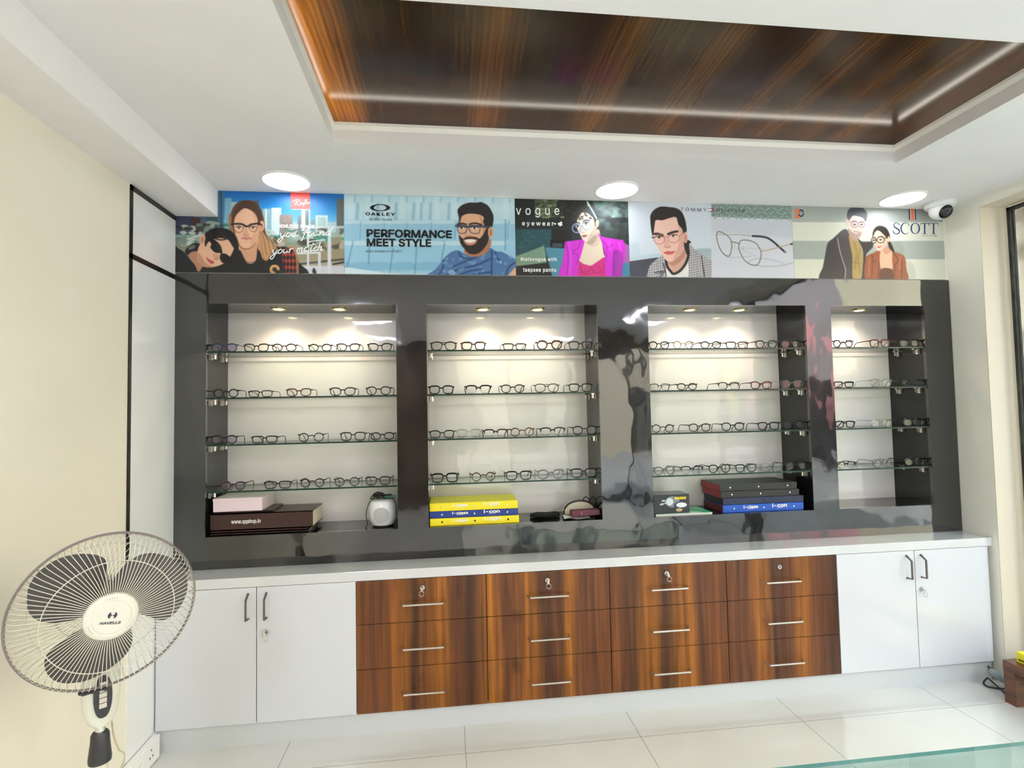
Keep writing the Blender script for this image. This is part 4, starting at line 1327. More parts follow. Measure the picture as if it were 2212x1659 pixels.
q.build('printed_panel', mat('print_dark_olive', S(88, 84, 30), 0.5), t, smooth=0, fix=False)

TH = 0.42
t = thing('glass_table', 'clear green-tinted glass table top at the bottom right corner', 'table', (3.0, -1.6, 0))
M_TGLASS = clear('table_glass', (0.76, 0.87, 0.86, 1), 0.0, 1.5)
M_TEDGE = mat('table_glass_edge', S(112, 158, 152), 0.12)
ye = at(1900, 1634.5, 'Z', TH)[1]
q = MB()
q.quad((1.75, ye, TH), (3.75, ye, TH), (3.75, ye - 0.75, TH), (1.75, ye - 0.75, TH))
q.quad((1.75, ye, TH - 0.012), (1.75, ye - 0.75, TH - 0.012), (3.75, ye - 0.75, TH - 0.012), (3.75, ye, TH - 0.012))
q.build('glass_top', M_TGLASS, t, smooth=0, fix=False)
q = MB()
P = [(1.75, ye), (3.75, ye), (3.75, ye - 0.75), (1.75, ye - 0.75)]
for i in range(4):
    a, b_ = P[i], P[(i + 1) % 4]
    q.quad((*a, TH - 0.012), (*b_, TH - 0.012), (*b_, TH), (*a, TH))
q.build('green_edge', M_TEDGE, t, smooth=0, fix=False)
for xx in (1.9, 3.6):
    for yy in (ye - 0.12, ye - 0.64):
        MB().tube([(xx, yy, 0), (xx, yy, TH - 0.0125)], 0.018, 14).build('leg', M_CHROME, t)

t = thing('power_adapter', 'grey rounded power adapter with dark leads in the corner behind the bench', 'adapter', (4.05, -0.21, 0))
a = np.array([4.020, -0.200, 0.082])
b_ = np.array([4.078, -0.240, 0.032])
q = MB().tube(catmull([a, a * 0.7 + b_ * 0.3, a * 0.3 + b_ * 0.7, b_], False, 3), [0.006, 0.013, 0.016, 0.017, 0.018, 0.018, 0.017, 0.016, 0.014, 0.007][:10], 12)
q.build('body', mat('adapter_grey', S(140, 158, 164), 0.3), t)
q = MB()
q.tube(catmull([a + [0.002, 0, 0], (4.03, -0.186, 0.092), (4.06, -0.184, 0.07), (4.10, -0.19, 0.03)], False, 5), 0.003, 8)
q.tube(catmull([b_, (4.07, -0.255, 0.012), (4.03, -0.245, 0.007), (3.99, -0.215, 0.006), (4.0, -0.185, 0.01), (4.03, -0.18, 0.03)], False, 5), 0.004, 8)
q.tube(catmull([(4.03, -0.18, 0.03), (4.05, -0.20, 0.006), (4.02, -0.27, 0.005), (3.985, -0.315, 0.005)], False, 5), 0.0035, 8)
q.build('lead', mat('lead_dark', S(36, 44, 46), 0.5), t)

# ------------------------------------------------------------------ pedestal fan
FC = Vector((0.322, -1.146, 0.957))                     # centre of the guard ring
fn = Vector((0.61, -0.786, -0.098)).normalized()
fr = Vector((0, 0, 1)).cross(fn).normalized()
fu = fn.cross(fr)
HEAD = Matrix(((fr[0], fu[0], fn[0], FC[0]), (fr[1], fu[1], fn[1], FC[1]), (fr[2], fu[2], fn[2], FC[2]), (0, 0, 0, 1)))
PX, PY = 0.258, -1.062
fan = thing('pedestal_fan', 'white pedestal fan with grey blades standing at the left in front of the cabinets', 'fan', (PX, PY, 0))
M_FANW = mat('fan_white', S(212, 212, 200), 0.35)
M_WIRE = mat('guard_wire', S(206, 204, 188), 0.35)
M_BLADE = speckle(mat('fan_blade_grey', S(74, 70, 70), 0.4), S(70, 66, 66), S(80, 76, 75), 4)
M_RIM = mat('guard_rim_grey', S(122, 112, 110), 0.35)
M_FDARK = mat('fan_dark_plastic', S(44, 44, 48), 0.4)
RG = 0.210


def ringpts(r, z, n=72):
    return [(r * math.cos(a), r * math.sin(a), z) for a in np.linspace(0, 2 * math.pi, n + 1)[:-1]]


q = MB().tube(ringpts(RG, 0.0, 96), 0.0034, 8, closed=True)
q.xform(HEAD).build('guard_ring', M_RIM, fan)
q = MB()
NW = 96
for k in range(NW):
    a = 2 * math.pi * k / NW
    tw = -0.10
    pth = []
    for r, z, f in ((0.058, 0.050, 1.0), (0.10, 0.051, 0.75), (0.15, 0.047, 0.4), (0.185, 0.040, 0.16), (0.201, 0.029, 0.05), (0.2065, 0.012, 0.0), (0.2075, 0.001, 0.0)):
        pth.append((r * math.cos(a + tw * f), r * math.sin(a + tw * f), z))
    q.tube(catmull(pth, False, 2), 0.00105, 4, caps=False)
q.tube(ringpts(0.147, 0.0475), 0.0013, 6, closed=True)
q.xform(HEAD).build('front_guard', M_WIRE, fan, smooth=60, fix=False)
q = MB()
for k in range(72):
    a = 2 * math.pi * (k + 0.4) / 72
    pth = []
    for r, z, f in ((0.060, -0.082, 1.0), (0.11, -0.080, 0.7), (0.16, -0.068, 0.35), (0.195, -0.046, 0.1), (0.2060, -0.022, 0.0), (0.2075, -0.003, 0.0)):
        pth.append((r * math.cos(a + 0.25 * f), r * math.sin(a + 0.25 * f), z))
    q.tube(catmull(pth, False, 2), 0.0010, 4, caps=False)
for r, z in ((0.11, -0.080), (0.165, -0.066)):
    q.tube(ringpts(r, z), 0.0012, 6, closed=True)
q.xform(HEAD).build('rear_guard', M_WIRE, fan, smooth=60, fix=False)
# blades: outline read from the photograph on the blade plane, pitched about its own axis
bl = [(-0.018, 0.030), (-0.008, 0.075), (-0.007, 0.111), (-0.007, 0.134), (-0.011, 0.147), (-0.028, 0.162), (-0.06, 0.171), (-0.094, 0.169), (-0.123, 0.156), (-0.149, 0.131), (-0.164, 0.102), (-0.168, 0.066),
      (-0.165, 0.034), (-0.156, 0.013), (-0.144, 0.0), (-0.126, -0.011), (-0.099, -0.019), (-0.074, -0.02), (-0.040, -0.012), (-0.030, 0.0)]
bang = math.radians(141)
for k, rot in enumerate((0.0, math.radians(-119), math.radians(116))):
    q = MB()
    ax = Vector((math.cos(bang), math.sin(bang), 0))
    sd = Vector((-math.sin(bang), math.cos(bang), 0))
    top, bot = [], []
    sm = catmull([(x * 0.985, y * 0.985) for x, y in bl], True, 3)
    for x, y in sm:
        p = Vector((x, y, 0))
        lo, la = p.dot(ax), p.dot(sd)
        zz_ = -0.02 - 0.26 * la * (1 - 0.25 * lo / 0.17) + 0.9 * la * la
        top.append((x, y, zz_))
        bot.append((x, y, zz_ - 0.002))
    n = len(top)
    ctr = Vector((0.085 * ax.x, 0.085 * ax.y, -0.02))
    vs = top + bot + [tuple(ctr), (ctr.x, ctr.y, ctr.z - 0.002)]
    fs = [(i, (i + 1) % n, 2 * n) for i in range(n)] + [(n + (i + 1) % n, n + i, 2 * n + 1) for i in range(n)] + [(i, n + i, n + (i + 1) % n, (i + 1) % n) for i in range(n)]
    q.add(vs, fs)
    q.xform(HEAD @ Matrix.Rotation(rot, 4, 'Z')).build('blade', M_BLADE, fan, smooth=50)
q = MB().lathe([(0.0, 0.006), (0.03, 0.004), (0.036, -0.006), (0.036, -0.04), (0.0, -0.04)], (0, 0, 0), n=32).xform(HEAD)
q.build('blade_hub', M_BLADE, fan)
q = MB().lathe([(0.0, 0.0585), (0.042, 0.0585), (0.0445, 0.0565), (0.047, 0.0575), (0.055, 0.0560), (0.0605, 0.052), (0.0625, 0.046), (0.058, 0.044), (0.0, 0.046)], (0, 0, 0), n=48).xform(HEAD)
hub = q.build('hub_cap', M_FANW, fan)
ROLLM = HEAD @ Matrix.Rotation(math.radians(-13), 4, 'Z')
q = MB()
for sgn in (1, -1):                                     # two mirrored scoops of the round mark
    o = []
    for a in np.linspace(math.radians(-52), math.radians(52), 12):
        o.append((sgn * (0.0105 * math.cos(a)), 0.010 * math.sin(a)))
    o += [(sgn * 0.0035, 0.0070), (sgn * 0.0048, 0.0020), (sgn * 0.0010, 0.0016), (sgn * 0.0010, -0.0016), (sgn * 0.0040, -0.0022), (sgn * 0.0042, -0.0075)]
    q.add([(x, y + 0.006, 0.0591) for x, y in o], [tuple(range(len(o)))])
q.xform(ROLLM).build('emblem', M_FDARK, hub, smooth=0, fix=False)
q = MB()
write(q, 'HAVELLS', (-0.0235, -0.0165, 0.0591), (0.0465, 0, 0), (0.0012, 0.0062, 0), bold=0.03)
q.xform(ROLLM).build('lettering', M_FDARK, hub, smooth=0, fix=False)
q = MB()
for base in (90, 205, 325):
    for k in range(5):
        a = math.radians(base + (k - 2) * 6)
        ca_, sa_ = math.cos(a), math.sin(a)
        q.add([((0.050 + i * 0.006) * ca_ - j * 0.0007 * sa_, (0.050 + i * 0.006) * sa_ + j * 0.0007 * ca_, 0.0572 - i * 0.002) for i in (0, 1) for j in (-1, 1)], [(0, 1, 3, 2)])
q.xform(HEAD).build('vent_slots', M_FDARK, hub, smooth=0, fix=False)
q = MB().lathe([(0.0, -0.078), (0.058, -0.078), (0.062, -0.084), (0.062, -0.10), (0.055, -0.15), (0.042, -0.185), (0.0, -0.192)], (0, 0, 0), n=32).xform(HEAD)
q.build('motor_housing', M_FANW, fan)
q = MB()
for a in (-104, -97, -90.0):
    ca_, sa_ = math.cos(math.radians(a)), math.sin(math.radians(a))
    q.ball((0.217 * ca_, 0.217 * sa_, 0.0), (0.008, 0.006, 0.009), 10, 6)
q.box(-0.052, 0.0, -0.2175, -0.2125, -0.006, 0.006)
q.xform(HEAD).build('guard_clip', M_FDARK, fan)
# neck and control housing
q = MB()
prof = [(0.612, 0.020, 0.022), (0.622, 0.030, 0.026), (0.65, 0.041, 0.032), (0.70, 0.046, 0.036), (0.76, 0.046, 0.037), (0.82, 0.043, 0.036), (0.88, 0.038, 0.034), (0.94, 0.034, 0.034)]
n = 24
vs = []
for z_, a_, d_ in prof:
    for j in range(n):
        g_ = 2 * math.pi * j / n
        ex = 0.75
        u = math.copysign(abs(math.cos(g_)) ** ex, math.cos(g_)) * a_
        v = math.copysign(abs(math.sin(g_)) ** ex, math.sin(g_)) * d_
        w_ = Vector((PX, PY, z_)) + fr * u + Vector((fn.x, fn.y, 0)).normalized() * v
        vs.append(tuple(w_))
fs = [(i * n + j, i * n + (j + 1) % n, (i + 1) * n + (j + 1) % n, (i + 1) * n + j) for i in range(len(prof) - 1) for j in range(n)] + [tuple(range(n)), tuple(range((len(prof) - 1) * n, len(prof) * n))]
housing = MB().add(vs, fs).build('control_housing', M_FANW, fan, smooth=60)
f0 = Vector((fn.x, fn.y, 0)).normalized()
CP = Matrix(((fr[0], 0, f0[0], PX), (fr[1], 0, f0[1], PY), (fr[2], 1, f0[2], 0.0), (0, 0, 0, 1)))
o = [(0.0215 * math.copysign(abs(math.cos(a)) ** 0.8, math.cos(a)), 0.702 + 0.058 * math.sin(a)) for a in np.linspace(0, 2 * math.pi, 33)[:-1]]
q = MB().prism(o, 0.030, 0.0395, 'Z').xform(CP)
panel = q.build('control_panel', M_FDARK, housing, smooth=40)
for k in range(5):
    z0_ = 0.672 + k * 0.0145
    MB().box(-0.0088, 0.0088, z0_, z0_ + 0.0128, 0.039, 0.0425).xform(CP).build('speed_button', mat('button_silver', S(196, 190, 182), 0.35), housing, smooth=0, bevel=0.0012)
MB().tube([(PX, PY, 0.50), (PX, PY, 0.64)], 0.0125, 20).build('inner_pole', M_CHROME, fan)
q = MB().lathe([(0.0, 0.592), (0.0185, 0.592), (0.0225, 0.585), (0.0235, 0.565), (0.0285, 0.520), (0.0275, 0.510), (0.0, 0.508)], (PX, PY, 0), n=28)
q.build('height_collar', M_FDARK, fan)
MB().tube([(PX, PY, 0.03), (PX, PY, 0.515)], 0.0195, 24).build('outer_pole', M_FANW, fan)
MB().lathe([(0.0, 0.0), (0.19, 0.0), (0.195, 0.01), (0.185, 0.022), (0.06, 0.034), (0.03, 0.06), (0.0, 0.062)], (PX, PY, 0), n=48).build('base', M_FANW, fan)
wv = lambda px, py, y: tuple(at(px, py, 'Y', y))
q = MB().tube(catmull([(PX + 0.012, PY + 0.03, 0.62), wv(246, 1590, -1.0), wv(256, 1618, -0.9), wv(266, 1648, -0.75), (XL + 0.045, -0.66, 0.055), (XL + 0.040, -0.57, 0.05)], False, 6), 0.0024, 6)
q.build('power_cord', mat('cord_cream', S(206, 196, 164), 0.5), fan)

# ------------------------------------------------------------------ poster strip above the display wall
DENS = 470.0                                   # painted points per metre


class Canvas:
    """A picture painted point by point; shapes are given in coordinates of an enlarged view of the photograph."""

    def __init__(s, x0, x1, z0, z1, ox, oy, sc, base):
        s.x0, s.x1, s.z0, s.z1 = x0, x1, z0, z1
        s.w, s.h = int((x1 - x0) * DENS) + 1, int((z1 - z0) * DENS) + 1
        s.ox, s.oy, s.sc = ox, oy, sc
        s.img = np.ones((s.h, s.w, 3)) * np.array(base, float)
        s.k = s.w / (x1 - x0)
        s.kz = s.h / (z1 - z0)
        a, b_ = s.wpt((0, 0)), s.wpt((1000, 0))
        s.u = abs(b_[0] - a[0]) / 1000 * s.k          # canvas points per view unit

    def wpt(s, p):
        q = at(s.ox + p[0] / s.sc, s.oy + p[1] / s.sc, 'Y', 0.0)
        return q[0], q[2]

    def P(s, pts):
        return np.array([((x - s.x0) * s.k, (s.z1 - z) * s.kz) for x, z in (s.wpt(p) for p in pts)])

    def _grid(s, poly, pad):
        x0, y0 = np.floor(poly.min(0) - pad).astype(int)
        x1, y1 = np.ceil(poly.max(0) + pad).astype(int) + 1
        x0, y0, x1, y1 = max(x0, 0), max(y0, 0), min(x1, s.w), min(y1, s.h)
        return x0, y0, x1, y1

    def mask(s, poly, soft, line=None, closed=True):
        pad = soft + (line or 0) + 2
        x0, y0, x1, y1 = s._grid(poly, pad)
        if x1 <= x0 or y1 <= y0:
            return None
        px = np.arange(x0, x1)[None, :] + 0.5
        py = np.arange(y0, y1)[:, None] + 0.5
        d2 = np.full((y1 - y0, x1 - x0), 1e9)
        ins = np.zeros(d2.shape, bool)
        n = len(poly)
        for i in range(n if closed else n - 1):
            a, b_ = poly[i], poly[(i + 1) % n]
            e = b_ - a
            l2 = max(e @ e, 1e-9)
            wx, wy = px - a[0], py - a[1]
            t = np.clip((wx * e[0] + wy * e[1]) / l2, 0, 1)
            d2 = np.minimum(d2, (wx - e[0] * t) ** 2 + (wy - e[1] * t) ** 2)
            if line is None:
                c = ((a[1] > py) != (b_[1] > py))
                ins ^= c & (px < e[0] * (py - a[1]) / (e[1] if abs(e[1]) > 1e-9 else 1e-9) + a[0])
        d = np.sqrt(d2)
        if line is None:
            sd = np.where(ins, d, -d)
        else:
            sd = line / 2 - d
        m = np.clip(sd / max(soft, 0.5) + 0.5, 0, 1)
        m = m * m * (3 - 2 * m)
        return (slice(y0, y1), slice(x0, x1)), m

    def comp(s, sm, col, alpha=1.0, tex=None):
        if sm is None:
            return
        sl, m = sm
        c = np.array(col, float) if not callable(col) else None
        m = (m * alpha)[:, :, None]
        if tex is not None:
            yy, xx = np.mgrid[sl[0], sl[1]]
            c = tex(xx / s.u, yy / s.u, c)
        s.img[sl] = s.img[sl] * (1 - m) + c * m

    def fill(s, pts, col, soft=6, alpha=1.0, smooth=True, tex=None):
        q = catmull(pts, True, 4) if smooth else pts
        s.comp(s.mask(s.P(q), soft * s.u), col, alpha, tex)

    def line(s, pts, w, col, soft=5, alpha=1.0, smooth=True, closed=False):
        q = catmull(pts, closed, 5) if smooth and len(pts) > 2 else pts
        s.comp(s.mask(s.P(q), max(soft * s.u, 0.8), max(w * s.u, 0.7), closed), col, alpha)

    def oval(s, c, rx, ry, col, soft=6, alpha=1.0, rot=0.0, tex=None):
        a = np.linspace(0, 2 * math.pi, 25)[:-1]
        cr, sr = math.cos(rot), math.sin(rot)
        s.fill([(c[0] + rx * math.cos(t) * cr - ry * math.sin(t) * sr, c[1] + rx * math.cos(t) * sr + ry * math.sin(t) * cr) for t in a], col, soft, alpha, False, tex)

    def ring(s, c, rx, ry, w, col, soft=4, alpha=1.0, rot=0.0):
        a = np.linspace(0, 2 * math.pi, 29)[:-1]
        cr, sr = math.cos(rot), math.sin(rot)
        s.line([(c[0] + rx * math.cos(t) * cr - ry * math.sin(t) * sr, c[1] + rx * math.cos(t) * sr + ry * math.sin(t) * cr) for t in a], w, col, soft, alpha, False, True)

    def rect(s, x0, y0, x1, y1, col, soft=5, alpha=1.0):
        s.fill([(x0, y0), (x1, y0), (x1, y1), (x0, y1)], col, soft, alpha, False)

    def grad(s, stops):
        """Vertical wash over the whole sheet: (y in view units, colour)."""
        ys = [s.P([((s.w / 2), y)])[0][1] for y, _ in stops]
        rows = np.arange(s.h) + 0.5
        for k in range(3):
            s.img[:, :, k] = np.interp(rows, ys, [c[k] for _, c in stops])[:, None]

    def blobs(s, n, box, cols, rmin, rmax, soft, seed, alpha=0.9):
        rg = random.Random(seed)
        for _ in range(n):
            s.oval((rg.uniform(box[0], box[2]), rg.uniform(box[1], box[3])), rg.uniform(rmin, rmax), rg.uniform(rmin, rmax) * 0.6, rg.choice(cols), soft, alpha, rg.uniform(-0.4, 0.4))

    def finish(s, root, m, name='printed_picture', cut=None):
        h, w = s.h, s.w
        k3 = np.array((0.2, 0.6, 0.2))
        pad = np.pad(s.img, ((1, 1), (1, 1), (0, 0)), 'edge')
        pad = pad[:-2] * k3[0] + pad[1:-1] * k3[1] + pad[2:] * k3[2]
        s.img = pad[:, :-2] * k3[0] + pad[:, 1:-1] * k3[1] + pad[:, 2:] * k3[2]
        s.img = s.img + RNG.normal(0, 2.0, (h, w, 1))
        xs = np.linspace(s.x0, s.x1, w)
        zs = np.linspace(s.z1, s.z0, h)
        X, Z = np.meshgrid(xs, zs)
        co = np.stack([X, np.full_like(X, -0.0036), Z], -1).reshape(-1, 3)
        idx = np.arange(h * w).reshape(h, w)
        q = np.stack([idx[:-1, :-1], idx[1:, :-1], idx[1:, 1:], idx[:-1, 1:]], -1).reshape(-1, 4)
        if cut:
            mid = co[q].mean(1)
            q = q[~((mid[:, 0] < cut[0]) & (mid[:, 2] > cut[1]))]
            used = np.unique(q)
            back = np.full(h * w, -1)
            back[used] = np.arange(len(used))
            q = back[q]
            co = co[used]
        else:
            used = np.arange(h * w)
        me = bpy.data.meshes.new(name)
        me.vertices.add(len(co))
        me.vertices.foreach_set('co', co.ravel())
        me.loops.add(q.size)
        me.loops.foreach_set('vertex_index', q.ravel().astype(np.int32))
        me.polygons.add(len(q))
        me.polygons.foreach_set('loop_start', (np.arange(len(q)) * 4).astype(np.int32))
        me.update(calc_edges=True)
        c = np.clip(s.img, 0, 255) / 255.0
        c = np.where(c <= 0.04045, c / 12.92, ((c + 0.055) / 1.055) ** 2.4).reshape(-1, 3)[used]
        at_ = me.color_attributes.new('ink', 'FLOAT_COLOR', 'POINT')
        at_.data.foreach_set('color', np.concatenate([c, np.ones((len(c), 1))], 1).ravel().astype(np.float32))
        me.materials.append(m)
        o = bpy.data.objects.new(name, me)
        COL.objects.link(o)
        put_under(o, root)
        return o


M_INK = mat('printed_vinyl', S(200, 200, 200), 0.38)
_N, _L, _b = nodes_of(M_INK)
_at = _N.new('ShaderNodeAttribute')
_at.attribute_name = 'ink'
_L.new(_at.outputs['Color'], _b.inputs['Base Color'])
M_BOARD = mat('poster_board', S(214, 214, 210), 0.5)
INK = {k: mat('ink_' + k, S(*c), 0.4) for k, c in dict(white=(244, 246, 246), black=(18, 18, 20), navy=(44, 56, 108), grey=(130, 132, 134), red=(246, 92, 88), orange=(232, 120, 70), flagred=(214, 60, 70), dark=(46, 54, 58)).items()}
ZP0, ZP1 = ZG + 0.003, ZC - 0.001
SKIN_SH = (170, 118, 92)


def poster(label, x0, x1, cut=None):
    t = thing('poster', label, 'poster', ((x0 + x1) / 2, 0, ZP0), 'posters along the top of the wall')
    b = MB()
    if cut:
        b.box(x0, cut[0], -0.0032, 0.005, ZP0, cut[1]).box(cut[0], x1, -0.0032, 0.005, ZP0, ZP1)
    else:
        b.box(x0, x1, -0.0032, 0.005, ZP0, ZP1)
    b.build('backing', M_BOARD, t, smooth=0)
    return t


def lettering(cv, root, items, name='lettering'):
    """items: (text, left, baseline, right, baseline right, cap height, ink, kw) in view units."""
    by = {}
    for body, xl, yb, xr, ybr, cap, ink, kw in items:
        mb = by.setdefault((body, ink), MB())
        a, b_ = cv.wpt((xl, yb)), cv.wpt((xr, ybr))
        up = cv.wpt((xl, yb - cap))
        write(mb, body, (a[0], -0.0048, a[1]), (b_[0] - a[0], 0, b_[1] - a[1]), (up[0] - a[0], 0, up[1] - a[1]), **kw)
    for (_, ink), mb in by.items():
        mb.build(name, INK[ink], root, smooth=0, fix=False)


def strokes(cv, root, lines, w, ink, name='handwriting'):
    mb = MB()
    for ln in lines:
        mb.ribbon([(x, -0.0048, z) for x, z in (cv.wpt(p) for p in catmull(ln, False, 6))], w * cv.u / cv.k)
    mb.build(name, INK[ink], root, smooth=0, fix=False)


def flat(cv, polys, name, ink, root, d=-0.0046):
    mb = MB()
    for pts in polys:
        mb.add([(x, d, z) for x, z in (cv.wpt(p) for p in pts)], [tuple(range(len(pts)))])
    mb.build(name, INK[ink], root, smooth=0, fix=False)


# ---- 1: two people before a city
c = Canvas(XL + 0.004, 0.7484, ZP0, ZP1, 360, 390, 5.53, (120, 170, 200))
c.grad([(110, (16, 100, 180)), (300, (36, 134, 204)), (480, (110, 180, 218)), (620, (150, 186, 184)), (760, (120, 132, 112)), (1000, (168, 160, 140)), (1120, (190, 188, 184))])
for x0, x1, y, col in ((110, 330, 420, (60, 62, 92)), (300, 410, 440, (70, 44, 42)), (410, 480, 430, (80, 96, 120)), (480, 620, 430, (60, 84, 92)), (620, 690, 150, (70, 112, 140)), (640, 668, 130, (40, 80, 110)),
                       (700, 780, 215, (120, 172, 196)), (770, 850, 260, (160, 186, 194)), (1045, 1105, 235, (70, 92, 112)), (1100, 1160, 400, (190, 206, 206)), (1150, 1250, 340, (140, 172, 182)), (1180, 1200, 345, (210, 222, 222)),
                       (1255, 1370, 330, (196, 220, 228)), (1350, 1505, 412, (140, 128, 122)), (1505, 1560, 500, (170, 184, 184)), (1565, 1625, 420, (112, 126, 130)), (1612, 1712, 350, (204, 218, 226)), (1655, 1700, 355, (110, 120, 126)),
                       (1720, 1780, 470, (120, 150, 160)), (1780, 1925, 420, (192, 210, 208)), (1800, 1900, 440, (160, 190, 190)), (1925, 2030, 500, (168, 196, 206)), (2030, 2115, 225, (96, 100, 96))):
    c.rect(x0, y, x1, 650, col, 10)
rg = random.Random(3)
for k in range(60):
    x = rg.choice((1160, 1270, 1365, 1620, 1790, 640, 710)) + rg.uniform(0, 90)
    y = rg.uniform(430, 620)
    c.rect(x, y, x + 14, y + 10, rg.choice(((90, 110, 120), (220, 232, 236), (120, 140, 146))), 6, 0.5)
c.blobs(70, (110, 500, 800, 760), [(58, 62, 52), (40, 40, 36), (196, 206, 200), (120, 140, 130), (66, 120, 90), (160, 170, 160)], 18, 60, 14, 5)
c.blobs(40, (1180, 600, 2120, 720), [(70, 130, 116), (150, 172, 160), (64, 74, 66), (190, 200, 194), (96, 120, 100)], 20, 70, 14, 6)
c.rect(1900, 685, 2125, 735, (34, 150, 112), 8)
c.blobs(24, (1260, 720, 2120, 860), [(92, 84, 66), (150, 140, 116), (70, 66, 54), (178, 172, 156)], 30, 90, 18, 8)
c.rect(1560, 850, 2125, 960, (150, 138, 108), 14, .8)
c.line([(1570, 1000), (2125, 940)], 26, (52, 50, 48), 10, .8)
c.rect(1590, 1020, 2125, 1125, (196, 200, 208), 10)
for x, w_, y0 in ((1690, 26, 560), (1825, 34, 860), (1943, 42, 560)):
    c.rect(x - w_ / 2, y0, x + w_ / 2, 1125, (204, 210, 218), 5)
c.rect(1690, 545, 2125, 575, (200, 206, 210), 6, .8)
c.line([(1550, 870), (1830, 862)], 24, (214, 218, 222), 5)
c.line([(1580, 1040), (1840, 1035)], 22, (210, 214, 218), 5)
c.fill([(1760, 1040), (1790, 1100), (1760, 1120), (1740, 1080)], (40, 44, 52), 6)
c.line([(1990, 1000), (2125, 975)], 22, (40, 40, 44), 6)
# the leaning woman's shoulder, the man's jacket
c.fill([(80, 790), (150, 815), (230, 870), (300, 960), (370, 1040), (420, 1140), (80, 1140)], (24, 27, 27), 8)
c.fill([(820, 850), (900, 800), (1060, 800), (1200, 840), (1330, 795), (1440, 800), (1530, 850), (1580, 980), (1610, 1140), (250, 1140), (420, 1030), (700, 980)], (20, 21, 23), 8)


def argyle(xx, yy, col):
    u, v = xx / 42.0, yy / 84.0
    f = (np.abs((u % 1) - 0.5) + np.abs((v % 1) - 0.5)) < 0.46
    return np.where(f[:, :, None], np.array((172, 62, 52.0)), np.array((34, 22, 26.0)))


c.fill([(1385, 860), (1470, 800), (1520, 830), (1560, 950), (1570, 1130), (1425, 1130)], (0, 0, 0), 6, tex=argyle)
c.line([(1505, 800), (1545, 880), (1562, 980), (1568, 1110)], 26, (156, 112, 70), 8)
c.ring((1292, 1062), 44, 42, 34, (206, 158, 98), 6)
c.rect(1300, 1070, 1350, 1110, (20, 20, 22), 6)
# man's hair behind, neck, face
c.fill([(945, 238), (1060, 262), (1130, 350), (1165, 470), (1185, 620), (1240, 720), (1310, 800), (1300, 840), (1250, 900), (1200, 965), (1130, 930), (1090, 850), (1060, 700), (800, 640), (760, 590), (752, 480), (770, 400), (800, 320), (860, 262)], (92, 64, 46), 8)
c.fill([(1100, 560), (1170, 640), (1230, 720), (1310, 805), (1270, 850), (1200, 955), (1140, 915), (1095, 820), (1090, 700)], (186, 140, 98), 14)
for k in range(14):
    x = 1105 + k * 11
    c.line([(x, 600 + k * 6), (x + 30 + k * 3, 720), (x + 50 + k * 6, 900 - k * 5)], 6, ((120, 82, 54), (214, 172, 124), (90, 60, 42))[k % 3], 5, .75)
c.line([(760, 420), (765, 520), (800, 640), (850, 720), (870, 800)], 34, (150, 108, 78), 10)
c.fill([(870, 780), (1090, 680), (1085, 800), (1062, 980), (960, 985), (900, 900)], (206, 154, 124), 8)
c.fill([(880, 770), (1060, 730), (1030, 800), (960, 828), (900, 815)], (150, 98, 76), 14, .8)
c.fill([(812, 430), (840, 370), (900, 338), (965, 335), (1045, 360), (1092, 430), (1112, 520), (1104, 630), (1075, 715), (1020, 788), (950, 812), (890, 785), (850, 700), (816, 600), (802, 500)], (226, 178, 148), 7)
c.fill([(1020, 370), (1090, 430), (1110, 530), (1100, 640), (1060, 730), (1000, 790), (1010, 700), (1050, 600), (1050, 480)], (196, 144, 114), 22, .55)
c.fill([(945, 245), (880, 275), (815, 360), (785, 480), (800, 540), (822, 440), (880, 370), (945, 335), (1040, 380), (1085, 450), (1100, 540), (1150, 530), (1135, 400), (1065, 290)], (74, 50, 36), 9)
c.oval((1142, 545), 28, 62, (216, 164, 134), 8)
c.oval((1140, 550), 14, 40, (170, 116, 90), 10, .7)
for x in (868, 1034):
    c.oval((x, 566), 40, 15, (206, 190, 178), 8, .8)
    c.oval((x, 566), 15, 14, (66, 62, 56), 6, .9)
    c.line([(x - 44, 560), (x, 548), (x + 44, 562)], 10, (80, 54, 42), 5, .9)
c.fill([(940, 560), (958, 560), (975, 620), (985, 655), (950, 665), (918, 655), (930, 610)], (206, 150, 122), 14, .8)
c.line([(915, 650), (935, 662), (960, 664), (985, 652)], 8, (150, 96, 76), 6, .8)
c.line([(896, 696), (930, 684), (955, 690), (982, 684), (1014, 696)], 12, (172, 94, 88), 5)
c.fill([(905, 698), (955, 694), (1005, 698), (958, 716)], (206, 128, 118), 6)
c.line([(925, 740), (960, 744), (990, 738)], 8, (190, 136, 110), 10, .6)
c.line([(782, 526), (850, 520), (915, 528), (945, 548), (985, 546), (1010, 528), (1080, 518), (1116, 520)], 22, (24, 20, 22), 5)
c.line([(806, 545), (815, 590), (850, 622), (890, 620), (918, 590), (924, 548)], 7, (110, 78, 60), 4)
c.line([(985, 550), (1000, 590), (1034, 614), (1072, 600), (1090, 560), (1092, 535)], 7, (110, 78, 60), 4)
c.line([(1110, 525), (1142, 535)], 14, (24, 20, 22), 5)
c.fill([(870, 830), (960, 985), (1060, 970), (1100, 830), (1140, 940), (1110, 1140), (850, 1140)], (22, 23, 26), 7)
c.line([(900, 870), (962, 975), (1064, 968)], 8, (48, 48, 54), 6, .8)
